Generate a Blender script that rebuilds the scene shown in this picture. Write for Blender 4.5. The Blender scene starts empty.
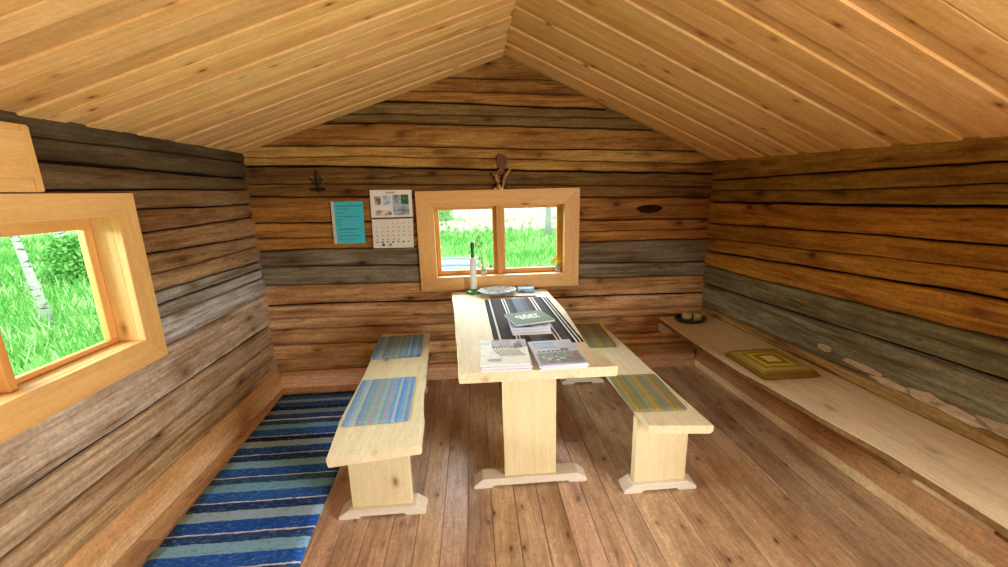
import bpy, bmesh, math, random
from math import pi, sin, cos, radians
from mathutils import Vector, Matrix, noise
random.seed(7)
scene = bpy.context.scene
COL = scene.collection

# ------------------------------------------------------------ helpers
def lin(h):
    if isinstance(h, str):
        h = [int(h[i:i+2], 16)/255 for i in (0, 2, 4)]
    return tuple(c/12.92 if c <= .04045 else ((c+.055)/1.055)**2.4 for c in h)

def nz(x, y=0., z=0.):
    return noise.noise(Vector((x, y, z)))

class MB:
    def __init__(s):
        s.v = []; s.f = []; s.c = []; s.s = []; s.m = []
        s.col = (1, 1, 1); s.seed = 0.; s.mi = 0
    def add(s, vs, fs):
        b = len(s.v); s.v += [tuple(p) for p in vs]
        for f in fs:
            s.f.append([b+i for i in f]); s.c.append(s.col); s.s.append(s.seed); s.m.append(s.mi)
    def box(s, a, b):
        x0, y0, z0 = a; x1, y1, z1 = b
        s.add([(x0,y0,z0),(x1,y0,z0),(x1,y1,z0),(x0,y1,z0),(x0,y0,z1),(x1,y0,z1),(x1,y1,z1),(x0,y1,z1)],
              [(0,3,2,1),(4,5,6,7),(0,1,5,4),(1,2,6,5),(2,3,7,6),(3,0,4,7)])
    def hexa(s, p):  # bottom 4, top 4
        s.add(p, [(0,3,2,1),(4,5,6,7),(0,1,5,4),(1,2,6,5),(2,3,7,6),(3,0,4,7)])
    def prism(s, poly, z0, z1, ch=0.004):
        n = len(poly)
        cx = sum(p[0] for p in poly)/n; cy = sum(p[1] for p in poly)/n
        def ring(z, inset):
            out = []
            for i, (x, y) in enumerate(poly):
                a = poly[i-1]; b = poly[(i+1) % n]
                tx, ty = b[0]-a[0], b[1]-a[1]; L = math.hypot(tx, ty) or 1
                nx, ny = ty/L, -tx/L
                if nx*(x-cx)+ny*(y-cy) < 0 and n < 8: nx, ny = -nx, -ny
                out.append((x-nx*inset*ORI, y-ny*inset*ORI, z))
            return out
        area = sum(poly[i-1][0]*poly[i][1]-poly[i][0]*poly[i-1][1] for i in range(n))
        if area < 0: poly = poly[::-1]
        ORI = 1
        rings = [ring(z0, ch), ring(z0+ch, 0), ring(z1-ch, 0), ring(z1, ch)] if ch else [ring(z0, 0), ring(z1, 0)]
        vs = [p for r in rings for p in r]; fs = []
        for k in range(len(rings)-1):
            for i in range(n):
                j = (i+1) % n
                fs.append((k*n+i, k*n+j, (k+1)*n+j, (k+1)*n+i))
        fs.append(tuple(range(n))[::-1]); fs.append(tuple((len(rings)-1)*n+i for i in range(n)))
        s.add(vs, fs)
    def lathe(s, prof, c=(0,0,0), n=28, sx=1., sy=1.):
        vs = []; fs = []
        for r, z in prof:
            for i in range(n):
                a = 2*pi*i/n; vs.append((c[0]+r*cos(a)*sx, c[1]+r*sin(a)*sy, c[2]+z))
        for k in range(len(prof)-1):
            for i in range(n):
                j = (i+1) % n; fs.append((k*n+i, k*n+j, (k+1)*n+j, (k+1)*n+i))
        fs.append(tuple(range(n))[::-1]); fs.append(tuple((len(prof)-1)*n+i for i in range(n)))
        s.add(vs, fs)
    def tube(s, pts, rad, n=8):
        pts = [Vector(p) for p in pts]; vs = []; fs = []
        rads = rad if isinstance(rad, (list, tuple)) else [rad]*len(pts)
        for k, p in enumerate(pts):
            d = (pts[min(k+1, len(pts)-1)]-pts[max(k-1, 0)]).normalized()
            u = d.orthogonal().normalized() if abs(d.z) > .95 else d.cross(Vector((0,0,1))).normalized()
            w = d.cross(u)
            for i in range(n):
                a = 2*pi*i/n; vs.append(p+(u*cos(a)+w*sin(a))*rads[k])
        for k in range(len(pts)-1):
            for i in range(n):
                j = (i+1) % n; fs.append((k*n+i, k*n+j, (k+1)*n+j, (k+1)*n+i))
        fs.append(tuple(range(n))[::-1]); fs.append(tuple((len(pts)-1)*n+i for i in range(n)))
        s.add(vs, fs)
    def build(s, name, mats, parent=None, smooth=False, loc=None, rot=0., bevel=0.):
        me = bpy.data.meshes.new(name)
        me.from_pydata(s.v, [], s.f)
        if not isinstance(mats, (list, tuple)): mats = [mats]
        for m in mats: me.materials.append(m)
        a = me.attributes.new('tint', 'FLOAT_COLOR', 'FACE')
        a.data.foreach_set('color', [x for c in s.c for x in (*c, 1.)])
        b = me.attributes.new('seed', 'FLOAT', 'FACE'); b.data.foreach_set('value', s.s)
        me.polygons.foreach_set('material_index', s.m)
        if smooth: me.polygons.foreach_set('use_smooth', [True]*len(s.f))
        me.validate(); me.update()
        bm = bmesh.new(); bm.from_mesh(me); bmesh.ops.recalc_face_normals(bm, faces=bm.faces); bm.to_mesh(me); bm.free()
        o = bpy.data.objects.new(name, me); COL.objects.link(o)
        if parent: o.parent = parent
        if loc: o.location = loc
        o.rotation_euler.z = rot
        if bevel:
            md = o.modifiers.new('bevel', 'BEVEL'); md.width = bevel; md.segments = 2; md.limit_method = 'ANGLE'
        return o

def tag(o, label=None, cat=None, group=None, kind=None):
    if label: o['label'] = label
    if cat: o['category'] = cat
    if group: o['group'] = group
    if kind: o['kind'] = kind
    return o
def empty(name, loc=(0,0,0), rz=0., **k):
    o = bpy.data.objects.new(name, None); COL.objects.link(o)
    o.location = loc; o.rotation_euler.z = rz; o.empty_display_size = .1
    return tag(o, **k)

# ------------------------------------------------------------ materials
def newmat(name):
    m = bpy.data.materials.new(name); m.use_nodes = True
    nt = m.node_tree; bs = nt.nodes['Principled BSDF']
    return m, nt, bs
def nd(nt, t, **k):
    n = nt.nodes.new(t)
    for a, b in k.items():
        if a.startswith('_'): n.inputs[a[1:].replace('_', ' ')].default_value = b
        else: setattr(n, a, b)
    return n
def ramp(nt, stops, interp='LINEAR'):
    r = nt.nodes.new('ShaderNodeValToRGB'); r.color_ramp.interpolation = interp
    e = r.color_ramp.elements
    while len(e) > 1: e.remove(e[-1])
    e[0].position = stops[0][0]; e[0].color = (*stops[0][1], 1)
    for p, c in stops[1:]:
        x = e.new(p); x.color = (*c, 1)
    return r
def mix(nt, a, b, f, mode='MIX'):
    m = nt.nodes.new('ShaderNodeMix'); m.data_type = 'RGBA'; m.blend_type = mode
    def put(i, v):
        if hasattr(v, 'is_linked'): nt.links.new(v, m.inputs[i])
        elif isinstance(v, (int, float)): m.inputs[i].default_value = v
        else: m.inputs[i].default_value = (*v, 1)
    put(0, f); put(6, a); put(7, b)
    return m.outputs[2]
def math_(nt, op, a, b=None, c=None):
    m = nt.nodes.new('ShaderNodeMath'); m.operation = op
    for i, v in enumerate((a, b, c)):
        if v is None: continue
        if hasattr(v, 'is_linked'): nt.links.new(v, m.inputs[i])
        else: m.inputs[i].default_value = v
    return m.outputs[0]

def wood(name, light, dark, axis=1, knots=.5, rough=.6, bump=.25, tint=True, gs=1.0, stain=None, stain_amt=.0, spec=.35, knotcol='4a2410', crack=0., axis2=None, fine=.66, con=.13, kd=1.):
    m, nt, bs = newmat(name); L = nt.links
    tc = nd(nt, 'ShaderNodeTexCoord'); at = nd(nt, 'ShaderNodeAttribute', attribute_name='seed')
    off = nd(nt, 'ShaderNodeVectorMath', operation='MULTIPLY_ADD')
    comb = nd(nt, 'ShaderNodeCombineXYZ')
    for i in range(3): L.new(at.outputs['Fac'], comb.inputs[i])
    L.new(comb.outputs[0], off.inputs[0]); off.inputs[1].default_value = (3.7, 7.1, 5.3); L.new(tc.outputs['Object'], off.inputs[2])
    P = off.outputs[0]
    def mapped(along, across):
        mp = nd(nt, 'ShaderNodeMapping'); s = [across*gs]*3; s[axis] = along*gs
        if axis2 is not None: s[axis2] = along*gs
        mp.inputs['Scale'].default_value = s; L.new(P, mp.inputs['Vector']); return mp.outputs[0]
    n1 = nd(nt, 'ShaderNodeTexNoise', _Scale=1.0, _Detail=6., _Roughness=.6, _Distortion=.5); L.new(mapped(2.2, 34.), n1.inputs['Vector'])
    n2 = nd(nt, 'ShaderNodeTexNoise', _Scale=1.0, _Detail=3., _Roughness=.5); L.new(mapped(1.1, 6.), n2.inputs['Vector'])
    n3 = nd(nt, 'ShaderNodeTexNoise', _Scale=1.0, _Detail=4., _Roughness=.7); L.new(mapped(16., 120.), n3.inputs['Vector'])
    # knots
    v = nd(nt, 'ShaderNodeTexVoronoi', _Scale=1.0, _Randomness=1.0); v.voronoi_dimensions = '3D'
    nk = nd(nt, 'ShaderNodeTexNoise', _Scale=14.0, _Detail=2.); L.new(P, nk.inputs['Vector'])
    vadd = nd(nt, 'ShaderNodeVectorMath', operation='MULTIPLY_ADD'); L.new(nk.outputs['Color'], vadd.inputs[0]); vadd.inputs[1].default_value = (.12, .12, .12); L.new(mapped(4.2*kd, 8.*kd), vadd.inputs[2])
    L.new(vadd.outputs[0], v.inputs['Vector'])
    sep = nd(nt, 'ShaderNodeSeparateColor'); L.new(v.outputs['Color'], sep.inputs[0])
    has = math_(nt, 'LESS_THAN', sep.outputs[0], knots)
    kr = nd(nt, 'ShaderNodeMapRange', _From_Min=.055, _From_Max=.10, _To_Min=1., _To_Max=0.); L.new(v.outputs['Distance'], kr.inputs[0])
    kn = math_(nt, 'MULTIPLY', kr.outputs[0], has)
    kr2 = nd(nt, 'ShaderNodeMapRange', _From_Min=.1, _From_Max=.45, _To_Min=1., _To_Max=0.); L.new(v.outputs['Distance'], kr2.inputs[0])
    halo = math_(nt, 'MULTIPLY', math_(nt, 'MULTIPLY', kr2.outputs[0], has), .35)
    f = math_(nt, 'ADD', math_(nt, 'MULTIPLY', n1.outputs['Fac'], .6), math_(nt, 'MULTIPLY', n2.outputs['Fac'], .4))
    fr = nd(nt, 'ShaderNodeMapRange', _From_Min=.5-con, _From_Max=.5+con); L.new(math_(nt, 'ADD', f, math_(nt, 'MULTIPLY', halo, -.25)), fr.inputs[0])
    c = mix(nt, lin(dark), lin(light), fr.outputs[0])
    fnode = nd(nt, 'ShaderNodeMapRange', _From_Min=.3, _From_Max=.7, _To_Min=fine, _To_Max=1+(1-fine)*.4); L.new(n3.outputs['Fac'], fnode.inputs[0])
    c = mix(nt, c, fnode.outputs[0], 1., 'MULTIPLY')
    if stain:
        ns = nd(nt, 'ShaderNodeTexNoise', _Scale=1.0, _Detail=4., _Roughness=.65); L.new(mapped(1.6, 5.), ns.inputs['Vector'])
        sr = nd(nt, 'ShaderNodeMapRange', _From_Min=.48, _From_Max=.66, _To_Max=stain_amt); L.new(ns.outputs['Fac'], sr.inputs[0])
        c = mix(nt, c, lin(stain), sr.outputs[0])
    if crack:
        ncr = nd(nt, 'ShaderNodeTexNoise', _Scale=1.0, _Detail=2., _Roughness=.5, _Distortion=.2); L.new(mapped(.3, 11.), ncr.inputs['Vector'])
        d = math_(nt, 'ABSOLUTE', math_(nt, 'SUBTRACT', ncr.outputs['Fac'], .5))
        crr = nd(nt, 'ShaderNodeMapRange', _From_Min=.0, _From_Max=.006, _To_Min=crack, _To_Max=0.); L.new(d, crr.inputs[0])
        c = mix(nt, c, lin('1c0f06'), crr.outputs[0])
    rg_ = nd(nt, 'ShaderNodeMapRange', _From_Min=.11, _From_Max=.20, _To_Min=1., _To_Max=0.); L.new(v.outputs['Distance'], rg_.inputs[0])
    c = mix(nt, c, lin(knotcol), math_(nt, 'MULTIPLY', math_(nt, 'MULTIPLY', rg_.outputs[0], has), .35))
    sp_ = nd(nt, 'ShaderNodeTexNoise', _Scale=70., _Detail=2., _Roughness=.6); L.new(P, sp_.inputs['Vector'])
    spr = nd(nt, 'ShaderNodeMapRange', _From_Min=.3, _From_Max=.7, _To_Min=1-(1-fine)*.5, _To_Max=1+(1-fine)*.4); L.new(sp_.outputs['Fac'], spr.inputs[0])
    c = mix(nt, c, spr.outputs[0], 1., 'MULTIPLY')
    c = mix(nt, c, lin(knotcol), math_(nt, 'MULTIPLY', kn, .85))
    if tint:
        ta = nd(nt, 'ShaderNodeAttribute', attribute_name='tint'); c = mix(nt, c, ta.outputs['Color'], 1., 'MULTIPLY')
    L.new(c, bs.inputs['Base Color'])
    bs.inputs['Roughness'].default_value = rough; bs.inputs['Specular IOR Level'].default_value = spec
    if bump:
        b = nd(nt, 'ShaderNodeBump', _Strength=bump, _Distance=.004)
        hh = math_(nt, 'ADD', n1.outputs['Fac'], math_(nt, 'MULTIPLY', n3.outputs['Fac'], .4))
        if crack: hh = math_(nt, 'SUBTRACT', hh, math_(nt, 'MULTIPLY', crr.outputs[0], 1.5))
        L.new(hh, b.inputs['Height']); L.new(b.outputs[0], bs.inputs['Normal'])
    return m

def plain(name, col, rough=.5, spec=.4, metal=0., nstr=0., nscale=20.):
    m, nt, bs = newmat(name)
    bs.inputs['Roughness'].default_value = rough; bs.inputs['Specular IOR Level'].default_value = spec; bs.inputs['Metallic'].default_value = metal
    tc = nd(nt, 'ShaderNodeTexCoord'); n = nd(nt, 'ShaderNodeTexNoise', _Scale=nscale, _Detail=3.); nt.links.new(tc.outputs['Object'], n.inputs['Vector'])
    r = nd(nt, 'ShaderNodeMapRange', _To_Min=1-nstr, _To_Max=1+nstr*.6); nt.links.new(n.outputs['Fac'], r.inputs[0])
    nt.links.new(mix(nt, lin(col), r.outputs[0], 1., 'MULTIPLY'), bs.inputs['Base Color'])
    return m

def stripes(name, stops, axis=0, lo=0., hi=1., mottled=.35, weave=400., rough=.9, radial=False, mscale=(60, 60, 60), warp=0.):
    """constant stripes across one object axis, textile roughness"""
    m, nt, bs = newmat(name); L = nt.links
    tc = nd(nt, 'ShaderNodeTexCoord'); sp = nd(nt, 'ShaderNodeSeparateXYZ'); L.new(tc.outputs['Object'], sp.inputs[0])
    mp = nd(nt, 'ShaderNodeMapping'); mp.inputs['Scale'].default_value = mscale; L.new(tc.outputs['Object'], mp.inputs[0])
    n = nd(nt, 'ShaderNodeTexNoise', _Scale=1., _Detail=3., _Roughness=.7); L.new(mp.outputs[0], n.inputs['Vector'])
    if radial:
        x = math_(nt, 'MAXIMUM', math_(nt, 'ABSOLUTE', sp.outputs[0]), math_(nt, 'ABSOLUTE', sp.outputs[1]))
    else: x = sp.outputs[axis]
    if warp: x = math_(nt, 'ADD', x, math_(nt, 'MULTIPLY', math_(nt, 'SUBTRACT', n.outputs['Fac'], .5), warp))
    r0 = nd(nt, 'ShaderNodeMapRange', _From_Min=lo, _From_Max=hi); L.new(x, r0.inputs[0])
    r = ramp(nt, [(p, lin(c)) for p, c in stops], 'CONSTANT'); L.new(r0.outputs[0], r.inputs[0])
    r1 = nd(nt, 'ShaderNodeMapRange', _From_Min=.3, _From_Max=.7, _To_Min=1-mottled, _To_Max=1+mottled*.7); L.new(n.outputs['Fac'], r1.inputs[0])
    L.new(mix(nt, r.outputs[0], r1.outputs[0], 1., 'MULTIPLY'), bs.inputs['Base Color'])
    bs.inputs['Roughness'].default_value = rough; bs.inputs['Specular IOR Level'].default_value = .1
    w = nd(nt, 'ShaderNodeTexWave', _Scale=weave/20, _Distortion=2.); L.new(tc.outputs['Object'], w.inputs['Vector'])
    b = nd(nt, 'ShaderNodeBump', _Strength=.4, _Distance=.002); L.new(w.outputs['Fac'], b.inputs['Height']); L.new(b.outputs[0], bs.inputs['Normal'])
    return m

M = {}
M['log_x'] = wood('log_x', 'ffffff', 'a08a70', axis=0, knots=.5, rough=.75, bump=.6, gs=1.0, stain='a5825c', stain_amt=.3, crack=.55, spec=.2)
M['log_y'] = wood('log_y', 'ffffff', 'a08a70', axis=1, knots=.5, rough=.75, bump=.6, gs=1.0, stain='a5825c', stain_amt=.3, crack=.55, spec=.2)
M['backing'] = plain('dark_backing_wood', '1d130b', .95, .05, nstr=.3)  # dark wood behind the log seams, also under the floor and in the roof
M['ceil'] = wood('ceiling_pine', 'f0c88a', 'd8a55e', axis=0, axis2=2, knots=.6, kd=1.5, rough=.6, fine=.86, con=.14, bump=.12, gs=.9, knotcol='7a3c14', spec=.2)
M['floor'] = wood('floor_pine', 'e2c4a2', 'b59374', axis=1, knots=.62, kd=1.8, rough=.3, bump=.15, stain='7d5a40', stain_amt=.6, knotcol='2c1a10', crack=.35, spec=.6)
M['trim'] = wood('trim_pine', 'e2b674', 'd09e58', fine=.9, con=.16, axis=1, knots=.35, rough=.5, bump=.1, knotcol='8a4a18')
M['trim_x'] = wood('trim_pine_x', 'e2b674', 'd09e58', fine=.9, con=.16, axis=0, knots=.35, rough=.5, bump=.1, knotcol='8a4a18')
M['trim_z'] = wood('trim_pine_z', 'e2b674', 'd09e58', fine=.9, con=.16, axis=2, knots=.35, rough=.5, bump=.1, knotcol='8a4a18')
M['base_y'] = wood('base_y', 'e2be8c', 'c89e6c', axis=1, knots=.3, rough=.6, bump=.15)
M['base_x'] = wood('base_x', 'e8bc94', 'cc9a74', axis=0, knots=.3, rough=.6, bump=.15)
M['pale_y'] = wood('pale_pine_y', 'e4dab8', 'd4c69c', fine=.88, con=.16, axis=1, knots=.35, rough=.6, bump=.12, knotcol='8f6a3a', spec=.2)
M['pale_x'] = wood('pale_pine_x', 'e4ddcc', 'd4cab2', fine=.92, con=.16, axis=0, knots=.2, rough=.5, bump=.1, knotcol='8f6a3a')
M['pale_z'] = wood('pale_pine_z', 'e2d5ac', 'd6c592', fine=.92, con=.16, axis=2, knots=.2, rough=.5, bump=.1, knotcol='8f6a3a')
M['bench_grey'] = wood('weathered_bench', 'dccdae', 'c2b08c', fine=.85, con=.14, axis=1, knots=.3, rough=.6, bump=.15)
M['bark'] = plain('bark', '8a6842', .9, .1, nstr=.75, nscale=38)

# ------------------------------------------------------------ room dimensions (metres)
XL, D, YR = -1.563, 3.054, -1.0
HL, HR, XA, HA = 1.753, 1.637, .249, 2.356
def XRy(y): return 1.823 + .045*(D-y)

# ------------------------------------------------------------ log walls
def interp(p, u):
    (u0, v0), (u1, v1) = p
    t = (u-u0)/(u1-u0); t = max(0., min(1., t)); return v0+(v1-v0)*t

def BR(l, k):
    out = []
    for h in l:
        c = [min(250, int(int(h[i:i+2], 16)*k*g)) for i, g in ((0, .98), (2, 1.02), (4, 1.))]; out.append('%02x%02x%02x' % tuple(c))
    return out

def log_wall(name, mp, seams, u0, u1, cols, mat, holes=(), roof=None, seed=0, thick=.115):
    """seams: list (pts, gap) bottom to top; cols: one per log; mp(u,v,n)->world"""
    mb = MB(); step = .035
    nu = int((u1-u0)/step)
    def sv(k, u):
        pts, g = seams[k]
        return interp(pts, u) + .007*nz(u*1.3, k*3.1+seed) + .0035*nz(u*6, k*5.7+seed) + .0018*nz(u*20, k*9.7+seed)
    T = [0, .02, .07, .25, .5, .75, .93, .98, 1.]
    PR = [-.036, -.007, -.002, 0, 0, 0, -.002, -.007, -.036]
    for k in range(len(seams)-1):
        mb.col = lin(cols[k]); mb.seed = seed+k*1.37
        glo, ghi = seams[k][1], seams[k+1][1]
        base = random.uniform(-.005, .004)
        us = [u0+(u1-u0)*i/nu for i in range(nu+1)]
        vs = []; ok = []
        for u in us:
            a = sv(k, u)+glo*(.5+.4*nz(u*3, k+seed+20)); b = sv(k+1, u)-ghi*(.5+.4*nz(u*3, k+seed+40))
            b = max(b, a+.01)
            for t, p in zip(T, PR):
                v = a+(b-a)*t
                e = min(1, max(0, abs(t-.5)*2-.7)/.3)
                n = p + base + .004*nz(u*1.1, k*2.3+seed, v*4)*(1-e) + .002*nz(u*7, v*18, seed)
                vs.append(mp(u, v, n))
            ok.append((a, b))
        nt_ = len(T); fs = []
        for i in range(nu):
            uc = (us[i]+us[i+1])/2
            for j in range(nt_-1):
                a, b = ok[i]; vc = a+(b-a)*(T[j]+T[j+1])/2
                if any(h[0] < uc < h[1] and h[2] < vc < h[3] for h in holes): continue
                if roof and vc > roof(uc)+.09: continue
                fs.append((i*nt_+j, (i+1)*nt_+j, (i+1)*nt_+j+1, i*nt_+j+1))
        mb.add(vs, fs)
    # solid body behind the log faces, in blocks around the openings
    mb.mi = 1; mb.col = (1, 1, 1)
    def blk(a, b, c, d):
        p = [mp(a, c, -thick), mp(b, c, -thick), mp(b, c, -.032), mp(a, c, -.032)]
        q = [mp(a, d, -thick), mp(b, d, -thick), mp(b, d, -.032), mp(a, d, -.032)]
        mb.hexa(p+q)
    top = 2.6 if roof else seams[-1][0][0][1]+.05
    if not holes: blocks = [(u0-.05, u1+.05, 0, top)]
    else:
        h = holes[0]
        blocks = [(u0-.05, h[0], 0, top), (h[1], u1+.05, 0, top), (h[0], h[1], 0, h[2]), (h[0], h[1], h[3], top)]
    if roof:
        out = []
        for a, b, c, d in blocks:
            if d < 1.6: out.append((a, b, c, d)); continue
            out.append((a, b, c, 1.62))
        blocks = out
        for i in range(24):   # stepped gable body
            a = u0+(u1-u0)*i/24; b = u0+(u1-u0)*(i+1)/24
            blocks.append((a, b, 1.62, min(roof(a), roof(b))+.05))
    for bl in blocks: blk(*bl)
    o = mb.build(name, [mat, M['backing']], smooth=False)
    for p in o.data.polygons:
        if p.material_index == 0: p.use_smooth = True
    return tag(o, kind='structure')

def roofz(x):
    return HL+(HA-HL)*(x-XL)/(XA-XL) if x < XA else HA+(HR-HA)*(x-XA)/(XRy(D)-XA)

th, nm, dk = .002, .006, .012     # seam gaps: crack, normal, wide
def S(a, b, c, d, g): return (((a, b), (c, d)), g)
back_seams = [S(-1.6,-.02,1.85,-.02,nm), S(-1.6,.125,1.83,.107,nm), S(-1.6,.225,1.83,.20,th), S(-1.589,.337,1.83,.294,nm), S(-1.571,.465,1.817,.438,nm), S(-1.558,.551,1.812,.498,th),
    S(-1.542,.658,1.80,.612,dk), S(-1.52,.811,1.789,.761,nm), S(-1.499,.953,1.78,.87,nm), S(-1.482,1.071,1.764,1.053,nm), S(-1.46,1.16,1.76,1.13,th),
    S(-1.453,1.272,1.75,1.209,nm), S(-1.426,1.457,1.736,1.373,nm), S(-1.413,1.542,1.729,1.458,th), S(-1.395,1.667,1.80,1.55,dk), S(-.708,1.72,1.636,1.628,th),
    S(-1.375,1.803,1.653,1.713,nm), S(-.687,1.942,1.239,1.869,nm), S(-.512,1.995,.99,1.952,th), S(-.572,2.081,.988,2.012,dk), S(-.119,2.14,.768,2.107,th), S(-.162,2.224,.549,2.206,nm), S(-.2,2.46,.7,2.46,nm)]
bc = BR(['c49a70','c8a072','d4aa7c','c49a70','d2aa84','dab08a','c49a70','857a68','7e7260','a8743a','a8743a','986630','7c582a','785a2e','ae8444','b48c4c','a6783e','7c6236','7c6236','a8763a','9a6e36','9e7238'], 1.16)
log_wall('wall_back', lambda u, v, n: (u, D-n, v), back_seams, XL-.02, XRy(D)+.03, bc, M['log_x'], holes=[(-.345, .735, .78, 1.41)], roof=roofz, seed=3)
left_seams = [S(0,-.02,3,-.02,nm), S(1.3,.10,3,.10,nm), S(1.281,.22,3.0,.262,th), S(1.196,.325,3.0,.367,nm), S(1.241,.488,3.0,.495,dk), S(2.04,.734,3.0,.742,nm), S(2.045,.882,3.0,.867,nm),
    S(2.06,.943,3.0,.94,dk), S(2.08,1.013,3.0,.995,nm), S(2.1,1.098,3.0,1.104,th), S(2.13,1.196,3.0,1.184,nm), S(2.16,1.301,3.0,1.313,nm), S(2.19,1.408,3.0,1.406,nm), S(1.62,1.499,3.0,1.505,nm),
    S(1.62,1.602,3.0,1.586,dk), S(1.62,1.686,3.0,1.69,th), S(1.57,1.77,3.0,1.758,nm)]
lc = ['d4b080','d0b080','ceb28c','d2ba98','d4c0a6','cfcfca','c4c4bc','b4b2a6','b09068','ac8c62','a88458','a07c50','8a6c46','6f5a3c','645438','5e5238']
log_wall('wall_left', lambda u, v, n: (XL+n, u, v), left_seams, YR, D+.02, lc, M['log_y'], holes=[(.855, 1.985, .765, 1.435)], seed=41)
right_seams = [S(0,-.02,3,-.02,nm), S(0,.22,3,.20,nm), S(1.2,.36,3,.34,nm), S(1.2,.538,3.05,.5,nm), S(1.2,.736,3.03,.694,dk), S(1.2,.885,3.05,.839,nm), S(1.25,1.028,3.05,.96,dk),
    S(1.25,1.131,3.05,1.054,th), S(1.3,1.221,3.05,1.173,nm), S(1.3,1.356,3.05,1.337,dk), S(1.3,1.439,2.1,1.422,th), S(1.33,1.519,3.03,1.499,nm), S(1.33,1.655,3.05,1.645,nm)]
rc = BR(['a88050','b08858','a8824c','80745a','7a7050','b8802e','ae7c30','a6762e','b88236','96743a','967438','9e7a3c'], 1.12)
log_wall('wall_right', lambda u, v, n: (XRy(u)-n, u, v), right_seams, YR, D+.02, rc, M['log_y'], holes=[(-.85, .12, -1., 1.60)], seed=77)

# rear wall (behind the viewer)
mb = MB(); mb.col = lin('9a7448'); x = XL-.05; k = 0
while x < XRy(YR)+.05:
    mb.seed = k; k += 1; x1 = x+.137
    mb.box((x, YR-.1, 0), (x1, YR, roofz(min(max((x+x1)/2, XL), 1.8))+.05)); x += .14
tag(mb.build('wall_rear', wood('rear_boards', 'e7cca6', 'c6a478', axis=2)), kind='structure')

# ------------------------------------------------------------ ceiling: overlapping pine boards
mb = MB()
def slope(xa, za, xb, zb, y0, w, lift, t, ext):
    # a board running from eave (xa,za) to ridge (xb,zb)
    dx, dz = xb-xa, zb-za; L = math.hypot(dx, dz); tx, tz = dx/L, dz/L; nx, nzv = -tz, tx
    if nzv < 0: nx, nzv = -nx, -nzv
    a = (xa-tx*ext, za-tz*ext); b = (xb+(tx*.0), zb)
    e = .004
    def P(p, s): return (p[0]+nx*s, p[1]+nzv*s)
    prof = [(y0+e, lift), (y0+w-e, lift), (y0+w, lift+e), (y0+w, lift+t), (y0, lift+t), (y0, lift+e)]
    vs = []
    for p in (a, b):
        for yy, h in prof:
            q = P(p, h)
            # both slopes meet in the plane x = XA
            if p is b: q = (xb, zb+h/abs(tx))
            vs.append((q[0], yy, q[1]))
    n = 6
    fs = [tuple(range(n)), tuple(range(n, 2*n))[::-1]]+[(i, (i+1) % n, n+(i+1) % n, n+i) for i in range(n)]
    mb.add(vs, fs)
P_ = .2585
for side in (0, 1):
    off = (1.85 if side == 0 else 2.0)
    for k in range(-13, 6):
        yc = off+k*P_
        rw = .085 if side == 0 else .06
        rw += random.uniform(-.01, .01)
        a0 = yc+rw/2; a1 = yc+P_-rw/2
        def both(y0, w, lift, t):
            if y0 > D-.0: return
            w = min(w, D+.01-y0)
            if w < .01: return
            if side == 0: slope(XL, HL, XA, HA, y0, w, lift, t, .10)
            else:
                xe = XRy(y0+w/2); ze = HR+(HR-HA)/(1.823-XA)*(xe-1.823)
                slope(xe, ze, XA, HA, y0, w, lift, t, .10)
        g = random.uniform(.82, 1.04); mb.col = (g, g*random.uniform(.95, 1.0), g*random.uniform(.86, 1.)); mb.seed = random.uniform(0, 50)
        half = (a1-a0)/2
        both(a0, half-.0015, 0, .009)
        g = random.uniform(.86, 1.04); mb.col = (g, g*random.uniform(.95, 1.0), g*random.uniform(.86, 1.)); mb.seed = random.uniform(0, 50)
        both(a0+half+.0015, half-.0015, .0015, .0075)
        g = random.uniform(.76, .9); mb.col = (g, g*.96, g*.9); mb.seed = random.uniform(0, 50)  # recessed boards toned darker, putting the recess shade into their colour
        both(yc-P_*.3, P_*.6, .0095, .02)
ceil = tag(mb.build('ceiling', M['ceil']), kind='structure')
# roof sheathing above the boards
mb = MB()
for xa, za in ((XL-.35, HL-.35*.333), (XRy(0)+.35, HR-.35*.457-.05)):
    mb.hexa([(xa, YR-.3, za+.06), (XA, YR-.3, HA+.06), (XA, D+.3, HA+.06), (xa, D+.3, za+.06),
             (xa, YR-.3, za+.1), (XA, YR-.3, HA+.1), (XA, D+.3, HA+.1), (xa, D+.3, za+.1)])
tag(mb.build('trim_roof', M['backing']), kind='structure')

# ------------------------------------------------------------ floor
mb = MB()
x = XL-.09; k = 0
while x < XRy(YR)+.05:
    w = .1125 if x < .6 else random.choice([.135, .17, .2])
    tone = random.uniform(.84, 1.08)
    mb.col = (tone, tone*random.uniform(.93, 1.02), tone*random.uniform(.88, 1.02)) if x < .75 else (tone*.98, tone*.93, tone*.84)
    mb.seed = random.uniform(0, 60)
    y = YR-.02
    cuts = [D+.03] if random.random() < .7 else [random.uniform(.8, 2.4), D+.03]
    for c in cuts:
        a, b = x+.0012, x+w-.0012; e = .001
        mb.add([(a,y,-.03),(b,y,-.03),(b,y,-e),(b-e,y,0),(a+e,y,0),(a,y,-e),(a,c-.001,-.03),(b,c-.001,-.03),(b,c-.001,-e),(b-e,c-.001,0),(a+e,c-.001,0),(a,c-.001,-e)],
               [(0,1,2,3,4,5),(11,10,9,8,7,6),(0,6,7,1),(1,7,8,2),(2,8,9,3),(3,9,10,4),(4,10,11,5),(5,11,6,0)])
        y = c
        mb.seed += 3.3
    x += w
mb.mi = 1; mb.box((XL-.12, YR-.1, -.07), (XRy(YR)+.1, D+.1, -.031))
tag(mb.build('floor', [M['floor'], M['backing']]), kind='structure')

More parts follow.
